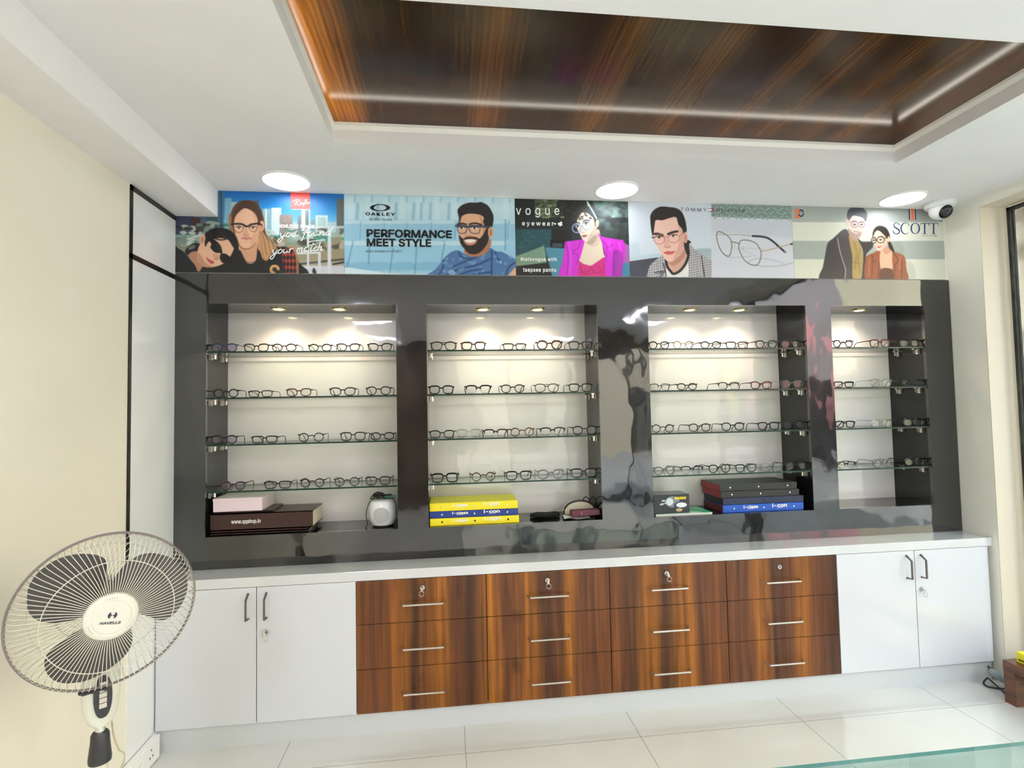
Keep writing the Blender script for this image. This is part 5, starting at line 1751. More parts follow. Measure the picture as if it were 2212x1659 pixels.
# the woman leaning on him
c.fill([(226, 850), (262, 790), (330, 750), (400, 760), (410, 820), (340, 880), (262, 890)], (20, 19, 20), 8)
c.fill([(262, 800), (330, 770), (350, 800), (290, 830)], (150, 160, 150), 10, .6)
c.fill([(455, 660), (500, 610), (580, 572), (690, 572), (790, 620), (845, 700), (862, 800), (850, 900), (800, 975), (740, 970), (640, 800), (470, 760)], (22, 20, 21), 8)
c.fill([(270, 880), (390, 850), (440, 1000), (385, 1090), (340, 1000)], (186, 132, 104), 8)
c.fill([(470, 715), (560, 690), (660, 684), (740, 700), (795, 745), (808, 810), (780, 880), (730, 960), (650, 1010), (560, 1034), (470, 1034), (405, 1000), (372, 930), (372, 860), (400, 770)], (228, 180, 150), 7)
c.fill([(372, 870), (420, 900), (470, 980), (560, 1034), (470, 1036), (400, 1000)], (184, 130, 102), 16, .7)
c.fill([(470, 640), (560, 650), (680, 640), (780, 690), (812, 760), (800, 800), (740, 710), (650, 690), (560, 700), (500, 740), (465, 790)], (26, 22, 22), 10)
c.line([(570, 690), (650, 712), (720, 700)], 16, (30, 24, 24), 8)
c.oval((432, 705), 34, 62, (222, 172, 142), 8, 1, .25)
c.oval((430, 708), 14, 36, (170, 118, 92), 9, .8, .25)
c.fill([(500, 700), (545, 690), (640, 765), (668, 850), (640, 868), (575, 855), (528, 800), (540, 760)], (18, 17, 19), 5)
c.fill([(640, 900), (668, 872), (720, 882), (772, 925), (765, 965), (700, 990), (652, 962)], (18, 17, 19), 5)
c.line([(655, 850), (665, 885)], 18, (18, 17, 19), 5)
c.line([(620, 740), (655, 790), (672, 850)], 6, (205, 150, 120), 6, .7)
c.fill([(560, 885), (620, 880), (630, 920), (600, 950), (575, 930)], (208, 150, 122), 12, .8)
c.line([(580, 938), (604, 946), (618, 925)], 10, (140, 84, 66), 7, .8)
c.fill([(484, 915), (510, 940), (560, 960), (574, 985), (545, 1000), (505, 975), (482, 940)], (196, 92, 92), 7)
c.line([(486, 925), (520, 958), (566, 982)], 6, (130, 54, 54), 5, .9)
t1 = poster('poster of a long-haired man and a woman in sunglasses before a city skyline', XL + 0.002, 0.7484, (XB + 0.002, ZS - 0.001))
c.finish(t1, M_INK, cut=(XB + 0.002, ZS - 0.001))
flat(c, [[(1483, 148), (1712, 152), (1714, 346), (1487, 342)]], 'red_square', 'red', t1, -0.0042)
strokes(c, t1, [[(1535, 300), (1548, 262), (1556, 240)], [(1505, 262), (1540, 236), (1580, 234), (1590, 250), (1552, 272), (1575, 296), (1592, 298)], [(1620, 268), (1604, 268), (1600, 288), (1614, 290), (1622, 268), (1626, 290)],
                [(1630, 266), (1636, 286), (1652, 264)], [(1646, 276), (1636, 308)], [(1662, 232), (1650, 282)], [(1654, 234), (1676, 232), (1670, 250), (1658, 256), (1678, 262), (1670, 282), (1650, 282)], [(1690, 264), (1682, 278), (1692, 278), (1696, 264), (1704, 276), (1708, 262), (1710, 274)]], 5.5, 'white', 'script')
flat(c, [[(1500, 345), (1700, 347), (1700, 353), (1500, 351)]], 'rule', 'white', t1)
lettering(c, t1, [('GENUINE SINCE', 1322, 566, 1772, 574, 38, 'white', dict(bold=0.03))])
# handwriting: you found / your match


def hand(word, x0, y0, sx, sy, slope=0.0):
    G = {'y': ([[(0, 1), (.12, .25), (.35, .12), (.6, .9)], [(.62, 1), (.45, -.3), (.2, -1.1), (-.1, -.9), (.1, -.3), (.75, .2)]], .75),
         'o': ([[(.45, .95), (.12, .8), (.08, .2), (.35, .05), (.6, .4), (.5, .9), (.55, .75), (.85, .8)]], .8),
         'u': ([[(0, .95), (.05, .25), (.25, .05), (.5, .4), (.58, .95)], [(.58, .95), (.58, .25), (.78, .08)]], .82),
         'f': ([[(.75, 1.9), (.55, 2.1), (.35, 1.5), (.2, .2), (.1, -.9), (-.1, -.7)], [(-.05, .75), (.7, .95)]], .62),
         'n': ([[(0, .95), (.04, .05)], [(.04, .5), (.3, .95), (.45, .7), (.45, .1), (.7, .1)]], .72),
         'd': ([[(.5, .85), (.2, .9), (.05, .35), (.25, .05), (.5, .45)], [(.75, 2.1), (.58, .8), (.55, .05), (.8, .1)]], .85),
         'r': ([[(0, .95), (.05, .05)], [(.05, .5), (.25, .95), (.5, .9)]], .55),
         'm': ([[(0, .95), (.04, .05)], [(.04, .5), (.25, .95), (.36, .7), (.36, .1)], [(.36, .5), (.58, .95), (.7, .7), (.7, .1), (.9, .1)]], .95),
         'a': ([[(.5, .85), (.2, .92), (.05, .35), (.22, .05), (.48, .4), (.52, .9)], [(.52, .9), (.5, .15), (.75, .1)]], .78),
         't': ([[(.35, 1.9), (.2, .3), (.3, .02), (.6, .2)], [(-.1, 1.35), (.75, 1.5)]], .6),
         'c': ([[(.55, .8), (.3, .98), (.06, .5), (.2, .05), (.6, .2)]], .62),
         'h': ([[(.1, 2.0), (.05, .05)], [(.05, .5), (.3, .95), (.46, .7), (.46, .1), (.75, .15)]], .72), ' ': ([], .55)}
    out, x = [], x0
    for ch in word:
        st, adv = G[ch]
        for s_ in st:
            out.append([(x + p[0] * sx + p[1] * sy * 0.28, y0 - p[1] * sy + (x + p[0] * sx - x0) * slope) for p in s_])
        x += adv * sx
    return out


strokes(c, t1, hand('you found', 1352, 680, 92, 52, -0.035), 11, 'white')
strokes(c, t1, hand('your match', 1262, 882, 84, 54, -0.072), 11, 'white')
strokes(c, t1, [[(1690, 740), (1780, 722), (1900, 712)]], 9, 'white', 'flourish')

# ---- 2: smiling man before pale blue stadium seats
c = Canvas(0.7496, 1.6132, ZP0, ZP1, 730, 400, 5.53, (160, 200, 222))
c.grad([(100, (176, 208, 224)), (250, (196, 222, 234)), (420, (178, 212, 230)), (650, (164, 204, 226)), (900, (142, 190, 216)), (1100, (176, 208, 226))])
for x in range(120, 2120, 205):
    c.line([(x + 90, 110), (x + 82, 200)], 24, (110, 158, 182), 30, .4)
    c.rect(x, 150, x + 70, 410, (206, 228, 238), 30, .5)
for x in (240, 480, 700, 910, 1000, 1110, 1330):
    c.line([(x, 230), (x - 10, 410)], 36, (126, 172, 200), 30, .6)
for x0, x1 in ((90, 270), (300, 550), (570, 820), (840, 1110), (1140, 1400), (1830, 2030), (2060, 2130)):
    c.fill([(x0 + 10, 430), (x1 - 14, 425), (x1, 470), (x1 - 20, 650), (x0 - 10, 655), (x0, 470)], (150, 196, 222), 12)
    c.fill([(x0 + 10, 430), (x1 - 14, 425), (x1 - 10, 460), (x0 + 5, 465)], (196, 222, 234), 14, .8)
    c.line([(x1 + 12, 440), (x1 - 4, 650)], 16, (96, 152, 188), 16, .6)
for x0, x1 in ((70, 190), (200, 660), (680, 930), (950, 1260), (1290, 1560), (1800, 2000)):
    c.fill([(x0 + 20, 668), (x1 - 20, 672), (x1, 720), (x1 - 30, 1000), (x0 - 30, 1010), (x0, 720)], (152, 200, 226), 12)
    c.fill([(x0 + 10, 672), (x1 - 20, 674), (x1 - 10, 715), (x0, 718)], (202, 226, 238), 14, .8)
    c.fill([(x0 - 20, 930), (x1 - 30, 925), (x1 - 35, 1010), (x0 - 28, 1015)], (112, 172, 206), 30, .6)
for a, b_ in (((185, 680), (110, 990)), ((660, 760), (620, 1050)), ((945, 680), (920, 1060)), ((1275, 690), (1235, 900)), ((380, 700), (370, 940)), ((2000, 420), (1995, 780))):
    c.line([a, b_], 16, (74, 132, 174), 16, .6)
c.fill([(90, 985), (300, 1010), (520, 1040), (520, 1090), (90, 1090)], (206, 228, 238), 10)
c.fill([(520, 1050), (700, 1055), (820, 1075), (820, 1100), (520, 1100)], (200, 224, 236), 10)
c.fill([(1120, 1095), (1160, 1010), (1220, 940), (1260, 880), (1330, 815), (1390, 785), (1450, 785), (1530, 830), (1640, 850), (1730, 800), (1815, 750), (1880, 790), (1960, 800), (2050, 850), (2140, 910), (2140, 1000), (2050, 1095)], (76, 116, 166), 7)
rg = random.Random(9)
for pts in ([(1260, 900), (1250, 1000), (1190, 1090)], [(1330, 990), (1500, 920), (1700, 840)], [(1290, 1080), (1450, 1000), (1640, 960), (1820, 880)], [(1400, 1095), (1560, 1030), (1720, 1000)], [(1560, 1095), (1700, 1050), (1830, 1040)],
            [(1880, 800), (1900, 870), (1960, 920)], [(2120, 920), (2040, 980), (2000, 1080)], [(1440, 800), (1480, 860), (1600, 880)], [(1835, 790), (1832, 1090)]):
    c.line(pts, 20, (34, 62, 104), 14, .85)
for _ in range(26):
    c.oval((rg.uniform(1250, 2060), rg.uniform(830, 1080)), rg.uniform(12, 34), rg.uniform(10, 22), (122, 160, 200), 10, .6, rg.uniform(-.6, .6))
c.oval((1942, 918), 18, 18, (160, 196, 224), 5, .8)
c.oval((1355, 1040), 40, 30, (150, 184, 214), 8, .8)
c.fill([(2030, 1095), (2070, 1030), (2140, 970), (2140, 1100)], (216, 170, 138), 7)
c.fill([(1520, 760), (1800, 640), (1815, 750), (1740, 830), (1640, 858), (1540, 835)], (176, 122, 94), 8)
c.fill([(1448, 430), (1470, 372), (1560, 345), (1700, 352), (1762, 460), (1795, 520), (1792, 640), (1740, 740), (1660, 806), (1570, 812), (1505, 745), (1452, 650), (1438, 540)], (222, 172, 138), 7)
c.fill([(1690, 370), (1760, 460), (1795, 530), (1790, 620), (1740, 600), (1720, 500)], (186, 134, 104), 22, .7)
c.fill([(1444, 600), (1490, 640), (1530, 622), (1590, 618), (1650, 624), (1690, 640), (1735, 590), (1772, 520), (1800, 545), (1796, 660), (1745, 755), (1668, 818), (1570, 820), (1500, 750), (1460, 690)], (44, 35, 33), 12)
c.fill([(1500, 652), (1580, 640), (1660, 650), (1640, 700), (1580, 722), (1525, 705)], (206, 140, 128), 7)
c.fill([(1516, 656), (1580, 650), (1644, 656), (1620, 682), (1570, 690), (1532, 680)], (246, 236, 230), 5)
c.line([(1516, 648), (1580, 636), (1650, 646)], 14, (60, 44, 40), 8)
c.fill([(1438, 470), (1444, 400), (1428, 320), (1440, 280), (1490, 238), (1570, 214), (1660, 214), (1710, 208), (1790, 250), (1840, 330), (1856, 400), (1838, 510), (1800, 525), (1755, 490), (1735, 440), (1740, 390), (1690, 356), (1600, 345), (1530, 350), (1478, 378), (1462, 430)], (30, 28, 30), 8)
for k in range(9):
    c.line([(1460 + 36 * k, 330), (1480 + 36 * k, 262), (1540 + 30 * k, 236)], 8, (66, 62, 64), 8, .55)
c.oval((1822, 565), 33, 68, (214, 162, 128), 8)
c.oval((1822, 570), 15, 42, (166, 112, 86), 10, .8)
for x in (1478, 1632):
    c.oval((x, 515), 36, 16, (236, 226, 218), 7, .85)
    c.oval((x - 2, 515), 14, 14, (52, 36, 30), 5)
    c.line([(x - 44, 508), (x, 498), (x + 44, 510)], 10, (60, 40, 34), 5)
c.line([(1430, 470), (1480, 462), (1530, 472)], 20, (36, 30, 30), 8)
c.line([(1570, 470), (1640, 458), (1710, 476)], 20, (36, 30, 30), 8)
c.line([(1545, 510), (1524, 580), (1540, 606), (1590, 608)], 9, (172, 118, 90), 7, .8)
c.line([(1408, 490), (1460, 486), (1540, 500), (1600, 492), (1700, 494), (1800, 506)], 26, (62, 66, 92), 5)
c.line([(1424, 505), (1444, 572), (1500, 578), (1528, 560), (1545, 512)], 10, (70, 72, 96), 4)
c.line([(1560, 512), (1590, 570), (1650, 582), (1685, 570), (1698, 505)], 10, (70, 72, 96), 4)
t2 = poster('pale blue poster of a smiling bearded man in a blue shirt', 0.7496, 1.6132)
c.finish(t2, M_INK)


def oval_ring(cv, cc, ro, ri, root, name, ink):
    mb = MB()
    n = 40
    for i in range(n):
        a, b_ = 2 * math.pi * i / n, 2 * math.pi * (i + 1) / n
        q4 = [(cc[0] + ro[0] * math.cos(a), cc[1] + ro[1] * math.sin(a)), (cc[0] + ro[0] * math.cos(b_), cc[1] + ro[1] * math.sin(b_)),
              (cc[0] + ri[0] * math.cos(b_), cc[1] + ri[1] * math.sin(b_)), (cc[0] + ri[0] * math.cos(a), cc[1] + ri[1] * math.sin(a))]
        mb.add([(x, -0.0046, z) for x, z in (cv.wpt(p) for p in q4)], [(0, 1, 2, 3)])
    mb.build(name, INK[ink], root, smooth=0, fix=False)


oval_ring(c, (505, 273), (121, 42), (74, 33), t2, 'oval_logo', 'black')
lettering(c, t2, [('OAKLEY', 330, 362, 684, 370, 34, 'black', dict(bold=0.03, space=1.2)), ('Be Who You Are', 380, 424, 646, 430, 32, 'dark', dict(bold=-0.008)),
                  ('PERFORMANCE', 342, 620, 1363, 634, 86, 'black', dict(bold=0.035)), ('MEET STYLE', 344, 730, 1116, 737, 86, 'black', dict(bold=0.035)),
                  ('ROHIT SHARMA IN FUTURITY', 338, 804, 770, 806, 24, 'dark', dict(bold=0.0))])

# ---- 3: woman in a magenta jacket
c = Canvas(1.6144, 2.2242, ZP0, ZP1, 1090, 410, 5.53, (30, 36, 36))
c.grad([(110, (34, 42, 38)), (400, (30, 34, 34)), (700, (44, 58, 58)), (1050, (40, 44, 44))])
c.rect(100, 110, 360, 330, (22, 26, 26), 10)
c.rect(360, 120, 620, 335, (72, 84, 62), 14)
c.blobs(40, (370, 130, 720, 340), [(120, 130, 96), (60, 72, 52), (34, 40, 34), (150, 156, 124)], 10, 36, 10, 2)
c.blobs(50, (1080, 120, 1490, 520), [(96, 130, 128), (66, 92, 92), (120, 150, 146), (52, 70, 70), (86, 112, 104)], 24, 80, 30, 4, .5)
for k in range(16):
    a = -2.6 + k * 0.17
    c.line([(1290, 330), (1290 + 190 * math.cos(a), 330 + 180 * math.sin(a))], 12, (132, 166, 160), 14, .35)
c.blobs(30, (1000, 420, 1490, 640), [(40, 46, 46), (60, 72, 70), (50, 58, 56)], 30, 90, 30, 14, .6)
c.rect(120, 475, 565, 800, (44, 82, 92), 8)
c.blobs(60, (130, 480, 560, 780), [(54, 98, 106), (36, 66, 74), (66, 106, 110)], 8, 26, 10, 21, .6)
c.rect(560, 480, 800, 700, (28, 28, 30), 12)
c.rect(545, 600, 720, 690, (20, 20, 22), 8)
c.rect(570, 640, 690, 690, (66, 80, 84), 8)
c.fill([(120, 800), (300, 735), (470, 668), (485, 740), (505, 870), (130, 915)], (122, 152, 130), 8, 1, False)
c.fill([(120, 915), (505, 872), (570, 1060), (120, 1060)], (36, 32, 30), 8, 1, False)
c.fill([(488, 690), (716, 702), (706, 1060), (575, 1060)], (78, 138, 162), 8, 1, False)
c.fill([(1395, 880), (1440, 855), (1500, 850), (1500, 1060), (1385, 1060)], (60, 132, 160), 8)
c.fill([(1400, 640), (1470, 660), (1500, 700), (1500, 860), (1420, 860), (1410, 760)], (166, 96, 170), 16)
c.fill([(930, 600), (1120, 545), (1180, 760), (1190, 840), (1020, 912), (900, 880), (880, 800), (920, 700)], (222, 206, 186), 8)
c.fill([(965, 590), (1115, 470), (1135, 610), (1080, 680), (990, 660)], (206, 186, 166), 10)
c.fill([(975, 600), (1080, 540), (1110, 560), (1060, 640), (1000, 650)], (150, 130, 116), 18, .6)
c.fill([(870, 852), (930, 880), (1020, 908), (1100, 862), (1192, 808), (1210, 900), (1220, 1060), (850, 1060)], (200, 46, 128), 8)
rg = random.Random(6)
for _ in range(60):
    c.oval((rg.uniform(880, 1200), rg.uniform(890, 1040)), rg.uniform(4, 12), rg.uniform(4, 10), rg.choice(((226, 80, 150), (166, 26, 92), (214, 60, 70))), 5, .5)
c.line([(900, 900), (920, 980), (980, 1000), (1030, 920)], 8, (150, 20, 90), 6, .8)
c.line([(1030, 930), (1080, 990), (1150, 980), (1190, 900)], 8, (150, 20, 90), 6, .8)
c.fill([(722, 628), (800, 612), (900, 598), (955, 585), (935, 690), (905, 800), (880, 880), (852, 1060), (650, 1060), (690, 860), (712, 720)], (206, 48, 206), 8)
c.fill([(1112, 520), (1160, 560), (1270, 582), (1380, 600), (1412, 605), (1434, 680), (1425, 820), (1400, 960), (1385, 1060), (1218, 1060), (1200, 900), (1190, 760), (1160, 640)], (206, 48, 206), 8)
for pts, w_ in (([(905, 610), (880, 690), (800, 760), (870, 780), (860, 900)], 9), ([(770, 690), (830, 740)], 8), ([(1160, 600), (1230, 690), (1285, 660)], 9), ([(1285, 660), (1220, 700), (1210, 860)], 8), ([(1305, 730), (1290, 1050)], 14), ([(730, 640), (760, 800), (740, 1040)], 10)):
    c.line(pts, w_, (140, 22, 150), 7, .8)
for pts in ([(770, 640), (790, 760), (780, 1000)], [(1370, 640), (1380, 800), (1350, 1000)], [(1240, 620), (1260, 720)]):
    c.line(pts, 30, (232, 96, 236), 30, .5)
c.fill([(1300, 740), (1400, 760), (1400, 960), (1380, 1060), (1290, 1060)], (120, 40, 130), 24, .5)
c.fill([(852, 410), (868, 350), (905, 290), (960, 270), (1050, 330), (1100, 400), (1092, 480), (1048, 560), (985, 620), (935, 600), (895, 530), (865, 470)], (226, 212, 196), 7)
c.fill([(1040, 350), (1095, 400), (1092, 480), (1045, 565), (990, 615), (1010, 540), (1050, 470)], (182, 162, 146), 20, .6)
c.fill([(716, 330), (690, 250), (720, 170), (800, 125), (960, 118), (1060, 180), (1110, 300), (1112, 380), (1085, 440), (1070, 380), (1040, 320), (960, 272), (905, 292), (870, 350), (850, 410), (800, 370)], (30, 30, 28), 10)
c.blobs(60, (700, 140, 1060, 360), [(44, 42, 38), (22, 22, 22), (60, 58, 52)], 8, 22, 8, 8, .8)
c.blobs(10, (820, 270, 900, 340), [(32, 30, 28), (44, 42, 38)], 8, 16, 6, 9, .9)
c.line([(985, 150), (1020, 210), (1060, 280), (1095, 345)], 20, (166, 212, 222), 7)
c.oval((1000, 185), 24, 14, (216, 226, 190), 8, .9, 1.0)
c.oval((1104, 405), 20, 46, (206, 188, 170), 8)
for x, y in ((868, 440), (968, 408)):
    c.oval((x, y), 28, 14, (240, 236, 232), 6, .9)
    c.oval((x + 2, y), 12, 13, (46, 40, 40), 5)
    c.line([(x - 32, y - 6), (x, y - 18), (x + 32, y - 8)], 9, (54, 44, 42), 5, .9)
c.line([(835, 410), (865, 395), (895, 402)], 12, (60, 50, 46), 6)
c.line([(935, 380), (970, 366), (1015, 372)], 12, (60, 50, 46), 6)
c.line([(912, 440), (905, 495), (920, 515), (950, 510)], 8, (170, 146, 130), 6, .8)
c.fill([(920, 552), (950, 540), (985, 545), (970, 565), (940, 572)], (176, 110, 112), 6)
c.line([(922, 556), (955, 554), (984, 548)], 5, (110, 60, 64), 4, .9)
c.ring((858, 462), 50, 52, 12, (146, 176, 226), 4, 1, .2)
c.ring((978, 430), 54, 52, 11, (150, 180, 228), 4, .95, .1)
c.line([(905, 445), (930, 436)], 10, (146, 176, 226), 4)
t3 = poster('dark poster of a curly-haired woman in a magenta jacket', 1.6144, 2.2242)
c.finish(t3, M_INK)
lettering(c, t3, [('vogue', 134, 302, 652, 302, 78, 'white', dict(bold=0.004, space=1.5)), ('eyewear', 206, 428, 584, 432, 38, 'white', dict(bold=0.018, space=1.35)),
                  ('#letsvogue with', 188, 851, 620, 853, 30, 'white', dict(bold=0.022, space=1.15)), ('taapsee pannu', 220, 980, 614, 982, 34, 'white', dict(bold=0.022, space=1.15))])
mb = MB()
for dx, dy, r in ((-14, 2, 15), (10, -10, 15), (12, 12, 14), (-58, 2, 10), (-72, 2, 8), (-2, 22, 10)):
    mb.add([(x, -0.0046, z) for x, z in (c.wpt((662 + dx + r * math.cos(a), 408 + dy + r * math.sin(a))) for a in np.linspace(0, 2 * math.pi, 17)[:-1])], [tuple(range(16))])
mb.build('flower_mark', INK['white'], t3, smooth=0, fix=False)

# ---- 4: young man in a checked coat, and a pair of wire spectacles
c = Canvas(2.2254, 3.1634, ZP0, ZP1, 1350, 420, 5.821, (200, 206, 216))
c.grad([(90, (198, 204, 216)), (500, (204, 214, 228)), (800, (206, 216, 226)), (1060, (200, 206, 212))])
c.fill([(40, 640), (160, 600), (200, 760), (430, 740), (430, 800), (40, 830)], (186, 204, 220), 30, .7, False)
c.line([(60, 815), (430, 760), (700, 690), (1100, 720)], 14, (170, 190, 200), 14, .7)
c.fill([(30, 845), (430, 790), (500, 1080), (30, 1080)], (72, 72, 86), 10, 1, False)
c.fill([(850, 700), (1110, 690), (1110, 860), (900, 800)], (150, 170, 178), 30, .7)


def tweed(xx, yy, col):
    g = 168 + 40 * np.sign(np.sin(xx / 4.4)) * 0.55 + 40 * np.sign(np.sin(yy / 4.8 + xx / 26)) * 0.55
    return np.stack([g - 4, g - 6, g - 2], -1)


c.fill([(280, 1080), (288, 980), (310, 900), (380, 830), (470, 765), (540, 830), (560, 960), (560, 1080)], (0, 0, 0), 6, tex=tweed)
c.fill([(800, 640), (880, 700), (960, 750), (1060, 820), (1120, 850), (1120, 1080), (740, 1080), (770, 900)], (0, 0, 0), 6, tex=tweed)
for pts in ([(375, 985), (470, 965), (430, 1000)], [(480, 870), (530, 1050)], [(960, 780), (1000, 1060)], [(790, 880), (760, 1060)], [(440, 1040), (500, 960)]):
    c.line(pts, 14, (40, 38, 44), 8, .8)
c.fill([(525, 880), (600, 990), (700, 960), (790, 850), (770, 1080), (545, 1080)], (226, 224, 224), 7)
c.fill([(515, 810), (760, 640), (780, 830), (700, 950), (612, 990), (545, 920)], (214, 166, 148), 8)
c.fill([(540, 830), (680, 780), (740, 700), (750, 780), (680, 860), (590, 900)], (176, 122, 106), 20, .7)
c.line([(512, 820), (532, 910), (575, 970), (612, 998), (690, 960), (760, 870), (795, 770), (795, 700)], 30, (24, 22, 24), 6)
c.fill([(348, 420), (368, 335), (470, 305), (620, 285), (690, 400), (735, 500), (745, 600), (705, 720), (645, 805), (575, 850), (510, 825), (450, 735), (398, 645), (362, 560)], (232, 190, 176), 7)
c.fill([(660, 380), (735, 500), (745, 600), (705, 720), (640, 805), (600, 840), (640, 720), (680, 600), (680, 480)], (206, 150, 134), 24, .65)
c.fill([(740, 560), (800, 580), (830, 605), (805, 625), (805, 700), (785, 770), (752, 700), (738, 620)], (30, 24, 26), 7)
c.fill([(318, 330), (322, 260), (370, 195), (450, 158), (560, 165), (640, 178), (710, 225), (752, 320), (772, 430), (768, 480), (735, 505), (715, 440), (670, 380), (640, 290), (560, 300), (470, 328), (400, 325), (378, 345), (366, 430), (350, 530), (328, 440)], (32, 26, 26), 7)
for k in range(9):
    c.line([(360 + 38 * k, 300), (380 + 38 * k, 222), (450 + 30 * k, 185)], 7, (72, 58, 54), 7, .5)
c.oval((758, 545), 30, 70, (222, 170, 154), 8)
c.oval((758, 550), 14, 44, (180, 124, 108), 9, .7)
for x, y in ((428, 542), (604, 522)):
    c.oval((x, y), 38, 15, (226, 206, 198), 7, .85)
    c.oval((x, y), 16, 15, (64, 50, 46), 5)
    c.line([(x - 46, y), (x - 10, y - 18), (x + 44, y - 6)], 10, (80, 54, 48), 5, .9)
c.line([(372, 500), (410, 498), (474, 518)], 26, (44, 32, 30), 8)
c.line([(540, 502), (600, 478), (658, 468)], 26, (44, 32, 30), 8)
c.fill([(490, 560), (520, 555), (545, 610), (572, 655), (530, 670), (495, 658)], (216, 164, 148), 16, .8)
c.line([(490, 655), (530, 672), (574, 656)], 9, (176, 110, 98), 7, .8)
c.fill([(486, 732), (540, 712), (570, 718), (626, 716), (600, 750), (545, 760), (505, 750)], (214, 104, 98), 7)
c.line([(488, 734), (560, 734), (624, 720)], 6, (150, 60, 58), 5, .9)
c.ring((430, 568), 66, 60, 7, (176, 110, 100), 4)
c.ring((612, 556), 72, 54, 7, (176, 110, 100), 4, 1, -.1)
c.line([(494, 545), (515, 532), (542, 540)], 8, (176, 110, 100), 4)
c.line([(340, 545), (364, 545)], 14, (40, 40, 44), 5)
c.line([(684, 520), (735, 495)], 6, (176, 110, 100), 4)
# right half
c.rect(1083, 60, 2200, 1090, (206, 209, 220), 2)
c.fill([(1085, 300), (2200, 320), (2200, 560), (1085, 480)], (186, 192, 204), 60, .6, False)
c.fill([(1083, 60), (2200, 60), (2200, 322), (1083, 284)], (120, 138, 136), 4, 1, False)
rg = random.Random(12)
for i in range(14):
    for j in range(4):
        x, y = 1100 + 82 * i + 40 * (j % 2), 125 + 52 * j + 1.5 * i
        s_ = 1 if (i + j) % 2 else -1
        c.line([(x - 22, y + 16 * s_), (x + 22, y - 16 * s_)], 15, (166, 184, 180), 8, .8)
        c.line([(x - 20, y + 16 * s_ + 14), (x + 24, y - 16 * s_ + 14)], 8, (84, 100, 98), 8, .7)
SH = (172, 176, 188)
c.line([(1235, 740), (1290, 790), (1440, 790), (1580, 780)], 9, SH, 8)
c.line([(1540, 855), (1620, 815), (1760, 810), (1900, 840), (1990, 870)], 10, SH, 9)
c.line([(1640, 895), (1800, 905), (1980, 890), (2130, 850)], 12, SH, 9)
c.line([(1480, 700), (1640, 780)], 8, SH, 10, .7)
c.line([(1390, 680), (1740, 680)], 8, SH, 10, .7)
W1 = (88, 78, 64)
c.line([(1150, 520), (1160, 478), (1195, 474), (1260, 505), (1310, 550), (1335, 610), (1336, 680), (1318, 755), (1292, 778), (1230, 745), (1180, 660), (1154, 570)], 9, W1, 4, 1, True, True)
c.line([(1432, 630), (1445, 590), (1490, 575), (1570, 585), (1640, 618), (1680, 670), (1705, 730), (1700, 800), (1680, 860), (1640, 890), (1570, 880), (1500, 830), (1450, 745), (1426, 680)], 9, W1, 4, 1, True, True)
c.line([(1333, 598), (1380, 606), (1432, 622)], 10, W1, 4)
c.line([(1130, 520), (1180, 505), (1260, 510), (1420, 510), (1600, 526)], 7, (150, 140, 120), 4)
c.line([(1600, 526), (1700, 532), (1780, 548), (1850, 590), (1930, 660), (2008, 728)], 24, (36, 38, 46), 5)
c.oval((2012, 722), 16, 12, (150, 156, 164), 4)
c.line([(1696, 690), (1720, 714), (1800, 700), (1950, 660), (2150, 605)], 10, (176, 150, 104), 4)
c.line([(2080, 628), (2160, 605)], 22, (36, 38, 46), 5)
for x, y in ((1365, 650), (1470, 680)):
    c.ring((x, y), 14, 26, 6, (176, 180, 168), 4, .9, .3)
t4 = poster('poster of a young man in a checked coat beside large wire spectacles', 2.2254, 3.1634)
c.finish(t4, M_INK)
lettering(c, t4, [('TOMMY', 695, 212, 1020, 220, 42, 'dark', dict(bold=0.0, space=1.35)), ('HILFIGER', 1150, 222, 1505, 232, 42, 'dark', dict(bold=0.0, space=1.25))])
flat(c, [[(1048, 178), (1120, 180), (1120, 187), (1048, 185)], [(1048, 212), (1118, 214), (1118, 221), (1048, 219)]], 'flag_bars', 'navy', t4)
flat(c, [[(1052, 187), (1084, 188), (1084, 211), (1052, 210)]], 'flag_white', 'white', t4)
flat(c, [[(1084, 188), (1117, 189), (1117, 212), (1084, 211)]], 'flag_red', 'flagred', t4)

# ---- 5: couple on a striped ground
c = Canvas(3.1646, 4.098, ZP0, ZP1, 1690, 400, 5.53, (200, 204, 192))
c.grad([(230, (150, 156, 152)), (440, (168, 174, 168)), (1120, (200, 204, 190))])
c.rect(60, 446, 2000, 676, (216, 218, 204), 4)
c.rect(60, 668, 2000, 886, (164, 172, 166), 4)
c.rect(60, 886, 2000, 1140, (214, 216, 200), 4)
c.fill([(1440, 900), (1560, 950), (1580, 1130), (1480, 1130)], (176, 182, 164), 40, .6)
c.fill([(1300, 690), (1420, 700), (1440, 860), (1300, 800)], (140, 146, 132), 40, .5)
c.fill([(452, 1130), (480, 980), (505, 850), (535, 700), (600, 640), (655, 590), (745, 528), (790, 580), (820, 700), (840, 900), (842, 1130)], (58, 53, 54), 7)
c.fill([(885, 628), (950, 680), (1060, 680), (1075, 740), (1020, 800), (992, 860), (1000, 1130), (935, 1130), (960, 900), (950, 760)], (56, 51, 53), 8)
c.fill([(650, 600), (745, 528), (795, 610), (830, 840), (838, 1130), (745, 1130), (745, 980), (690, 830), (665, 700)], (74, 66, 68), 8)
c.line([(655, 640), (680, 780), (715, 900), (750, 1010), (740, 1125)], 12, (178, 170, 168), 6, .9)
c.fill([(790, 605), (850, 660), (905, 672), (950, 800), (955, 960), (930, 1130), (838, 1130), (830, 860), (805, 720)], (174, 148, 90), 8)
for pts in ([(850, 680), (880, 800), (860, 1000)], [(920, 760), (900, 900), (925, 1050)], [(850, 920), (920, 940)]):
    c.line(pts, 18, (136, 112, 62), 16, .6)
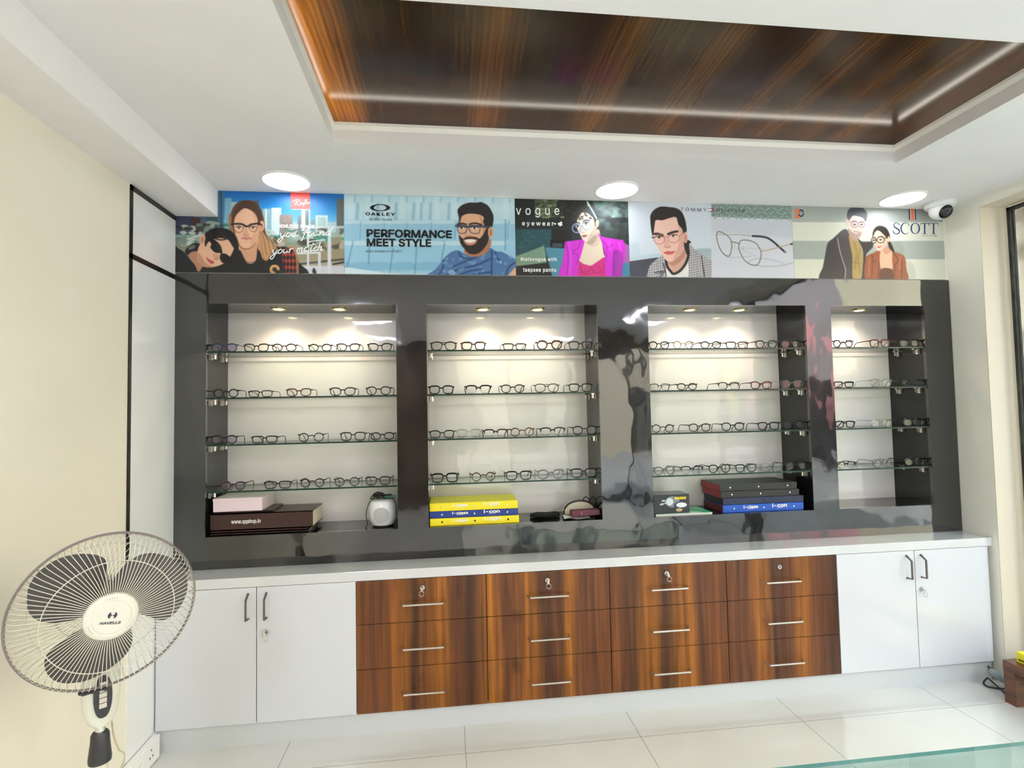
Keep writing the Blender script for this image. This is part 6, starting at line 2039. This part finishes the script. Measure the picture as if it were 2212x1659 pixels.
c.fill([(785, 520), (905, 590), (895, 655), (850, 660), (795, 600)], (186, 150, 132), 8)
c.fill([(770, 410), (850, 372), (940, 385), (976, 440), (976, 520), (940, 600), (885, 632), (825, 592), (786, 520)], (232, 208, 196), 7)
c.fill([(778, 520), (830, 560), (880, 580), (940, 560), (930, 610), (885, 634), (822, 596)], (150, 124, 116), 16, .65)
c.fill([(770, 410), (772, 325), (815, 275), (880, 262), (945, 268), (1002, 330), (1006, 380), (985, 440), (965, 400), (900, 375), (840, 368), (805, 410), (785, 440)], (58, 62, 68), 8)
c.oval((774, 450), 18, 44, (222, 192, 178), 7)
for x in (858, 940):
    c.oval((x, 474), 20, 11, (70, 56, 54), 6, .9)
    c.ring((x, 474), 40, 34, 9, (146, 104, 126), 4)
c.line([(800, 440), (822, 452)], 9, (146, 104, 126), 4)
c.line([(830, 432), (880, 436)], 11, (90, 76, 74), 7, .9)
c.line([(915, 446), (962, 448)], 11, (90, 76, 74), 7, .9)
c.line([(902, 480), (905, 525), (885, 530)], 8, (190, 156, 142), 6, .8)
c.line([(852, 552), (880, 560), (908, 562)], 12, (186, 118, 116), 5, .9)
c.fill([(988, 1130), (985, 900), (1000, 850), (1070, 815), (1150, 785), (1180, 860), (1170, 1000), (1165, 1130)], (152, 82, 52), 7)
c.fill([(1290, 785), (1340, 800), (1430, 835), (1462, 880), (1475, 1000), (1492, 1130), (1315, 1130), (1300, 960)], (152, 82, 52), 7)
for pts in ([(1060, 830), (1075, 900), (1060, 1100)], [(1170, 800), (1150, 920), (1140, 1110)], [(1310, 800), (1380, 900), (1340, 940)], [(1340, 940), (1330, 1110)], [(1420, 900), (1420, 1110)], [(1075, 900), (1110, 915)]):
    c.line(pts, 12, (96, 46, 30), 9, .8)
for pts in ([(1030, 880), (1030, 1080)], [(1400, 860), (1390, 1000)]):
    c.line(pts, 24, (186, 112, 76), 20, .6)
c.fill([(1168, 790), (1292, 755), (1305, 900), (1300, 1010), (1172, 1005)], (228, 178, 148), 7)
c.fill([(1190, 770), (1280, 730), (1290, 790), (1230, 830)], (190, 136, 108), 18, .7)
c.fill([(1170, 1002), (1302, 1006), (1312, 1130), (1164, 1130)], (98, 52, 38), 6)
c.fill([(1246, 640), (1290, 690), (1320, 760), (1332, 800), (1290, 780), (1262, 730)], (44, 36, 34), 8)
c.fill([(1076, 600), (1100, 560), (1135, 540), (1200, 575), (1240, 640), (1244, 700), (1200, 762), (1142, 786), (1108, 740), (1078, 660)], (240, 202, 178), 7)
c.fill([(1200, 590), (1242, 650), (1244, 700), (1200, 762), (1160, 780), (1190, 720), (1205, 650)], (214, 164, 136), 16, .6)
c.fill([(1070, 620), (1078, 550), (1115, 500), (1170, 487), (1235, 515), (1272, 580), (1280, 640), (1262, 660), (1225, 615), (1150, 548), (1105, 560), (1082, 610)], (42, 36, 36), 8)
c.oval((1262, 648), 16, 36, (232, 186, 160), 7)
for x, y in ((1088, 660), (1168, 654)):
    c.oval((x, y), 18, 10, (56, 44, 42), 6, .9)
c.ring((1086, 664), 28, 34, 9, (36, 30, 30), 4)
c.ring((1168, 656), 42, 36, 9, (36, 30, 30), 4)
c.line([(1112, 655), (1128, 650)], 9, (36, 30, 30), 4)
c.line([(1208, 640), (1250, 628)], 10, (36, 30, 30), 4)
c.line([(1068, 632), (1100, 626)], 11, (50, 40, 38), 6, .9)
c.line([(1140, 622), (1195, 614)], 11, (50, 40, 38), 6, .9)
c.line([(1122, 690), (1118, 706), (1138, 710)], 8, (204, 150, 124), 6, .8)
c.fill([(1122, 732), (1150, 728), (1178, 722), (1160, 748), (1138, 752)], (206, 60, 66), 6)
c.line([(1130, 736), (1168, 730)], 5, (250, 236, 232), 4, .9)
t5 = poster('poster of a couple in a dark coat and a brown jacket on a striped background', 3.1646, 4.098)
c.finish(t5, M_INK)
flat(c, [[(1500, 281), (1515, 281), (1520, 418), (1506, 418)], [(1572, 283), (1586, 283), (1590, 419), (1577, 419)]], 'emblem_bars', 'navy', t5)
flat(c, [[(1524, 281), (1565, 282), (1567, 419), (1529, 418)]], 'emblem_stripe', 'orange', t5)
flat(c, [[(1519, 281), (1523, 281), (1528, 418), (1524, 418)], [(1567, 282), (1570, 282), (1573, 419), (1569, 419)]], 'emblem_lines', 'white', t5)


def serif_word(cv, root):
    """The wide serif capitals: thick and thin strokes with small serifs."""
    mb = MB()
    Yp = -0.0048

    def put(pts):
        mb.add([(x, Yp, z) for x, z in (cv.wpt(p) for p in pts)], [tuple(range(len(pts)))])

    def stroke(pts, ws):
        P = [np.array(p, float) for p in pts]
        vs = []
        n = len(P)
        for i in range(n):
            t = P[min(i + 1, n - 1)] - P[max(i - 1, 0)]
            s_ = np.array([-t[1], t[0]])
            s_ /= np.linalg.norm(s_) + 1e-9
            w_ = np.interp(i / (n - 1), np.linspace(0, 1, len(ws)), ws)
            vs += [P[i] + s_ * w_ / 2, P[i] - s_ * w_ / 2]
        mb.add([(x, Yp, z) for x, z in (cv.wpt(p) for p in vs)], [(2 * i, 2 * i + 2, 2 * i + 3, 2 * i + 1) for i in range(n - 1)])
    stroke(catmull([(1388, 482), (1372, 458), (1346, 452), (1326, 470), (1330, 500), (1356, 518), (1382, 536), (1390, 562), (1372, 582), (1342, 584), (1320, 560), (1316, 545)], False, 4), [5, 6, 9, 12, 16, 16, 12, 9, 6, 5])
    put([(1386, 455), (1391, 455), (1391, 488), (1387, 488)])
    put([(1315, 540), (1319, 540), (1322, 582), (1317, 582)])
    arc = [(1462 - 52 * math.cos(a), 519 - 66 * math.sin(a)) for a in np.linspace(-2.3, 2.3, 24)]
    stroke(arc, [4, 6, 10, 15, 17, 15, 10, 6, 4])
    put([(1500, 458), (1505, 458), (1506, 492), (1501, 492)])
    for i in range(36):
        a, b_ = 2 * math.pi * i / 36, 2 * math.pi * (i + 1) / 36
        put([(1580 + 57 * math.cos(a), 519 + 67 * math.sin(a)), (1580 + 57 * math.cos(b_), 519 + 67 * math.sin(b_)), (1580 + 40 * math.cos(b_), 519 + 61 * math.sin(b_)), (1580 + 40 * math.cos(a), 519 + 61 * math.sin(a))])
    for x0, x1 in ((1642, 1742), (1742, 1856)):
        xm = (x0 + x1) / 2
        put([(x0, 455), (x1, 457), (x1, 464), (x0, 462)])
        put([(x0, 455), (x0 + 5, 455), (x0 + 2, 488), (x0 - 2, 488)])
        put([(x1 - 5, 457), (x1, 457), (x1 + 2, 490), (x1 - 2, 490)])
        put([(xm - 8, 460), (xm + 8, 460), (xm + 8, 582), (xm - 8, 582)])
        put([(xm - 24, 580), (xm + 24, 580), (xm + 24, 586), (xm - 24, 586)])
    mb.build('lettering', INK['navy'], root, smooth=0, fix=False)


serif_word(c, t5)
lettering(c, t5, [('EYEWEAR', 1670, 612, 1838, 613, 13, 'grey', dict(bold=0.01, space=1.4)), ('2', 142, 388, 200, 390, 96, 'orange', dict(bold=0.05))])
oval_ring(c, (217, 338), (36, 46), (18, 28), t5, 'round_mark', 'navy')
flat(c, [[(232, 322), (256, 322), (256, 352), (232, 352)]], 'round_mark_notch', 'grey', t5, -0.0049)
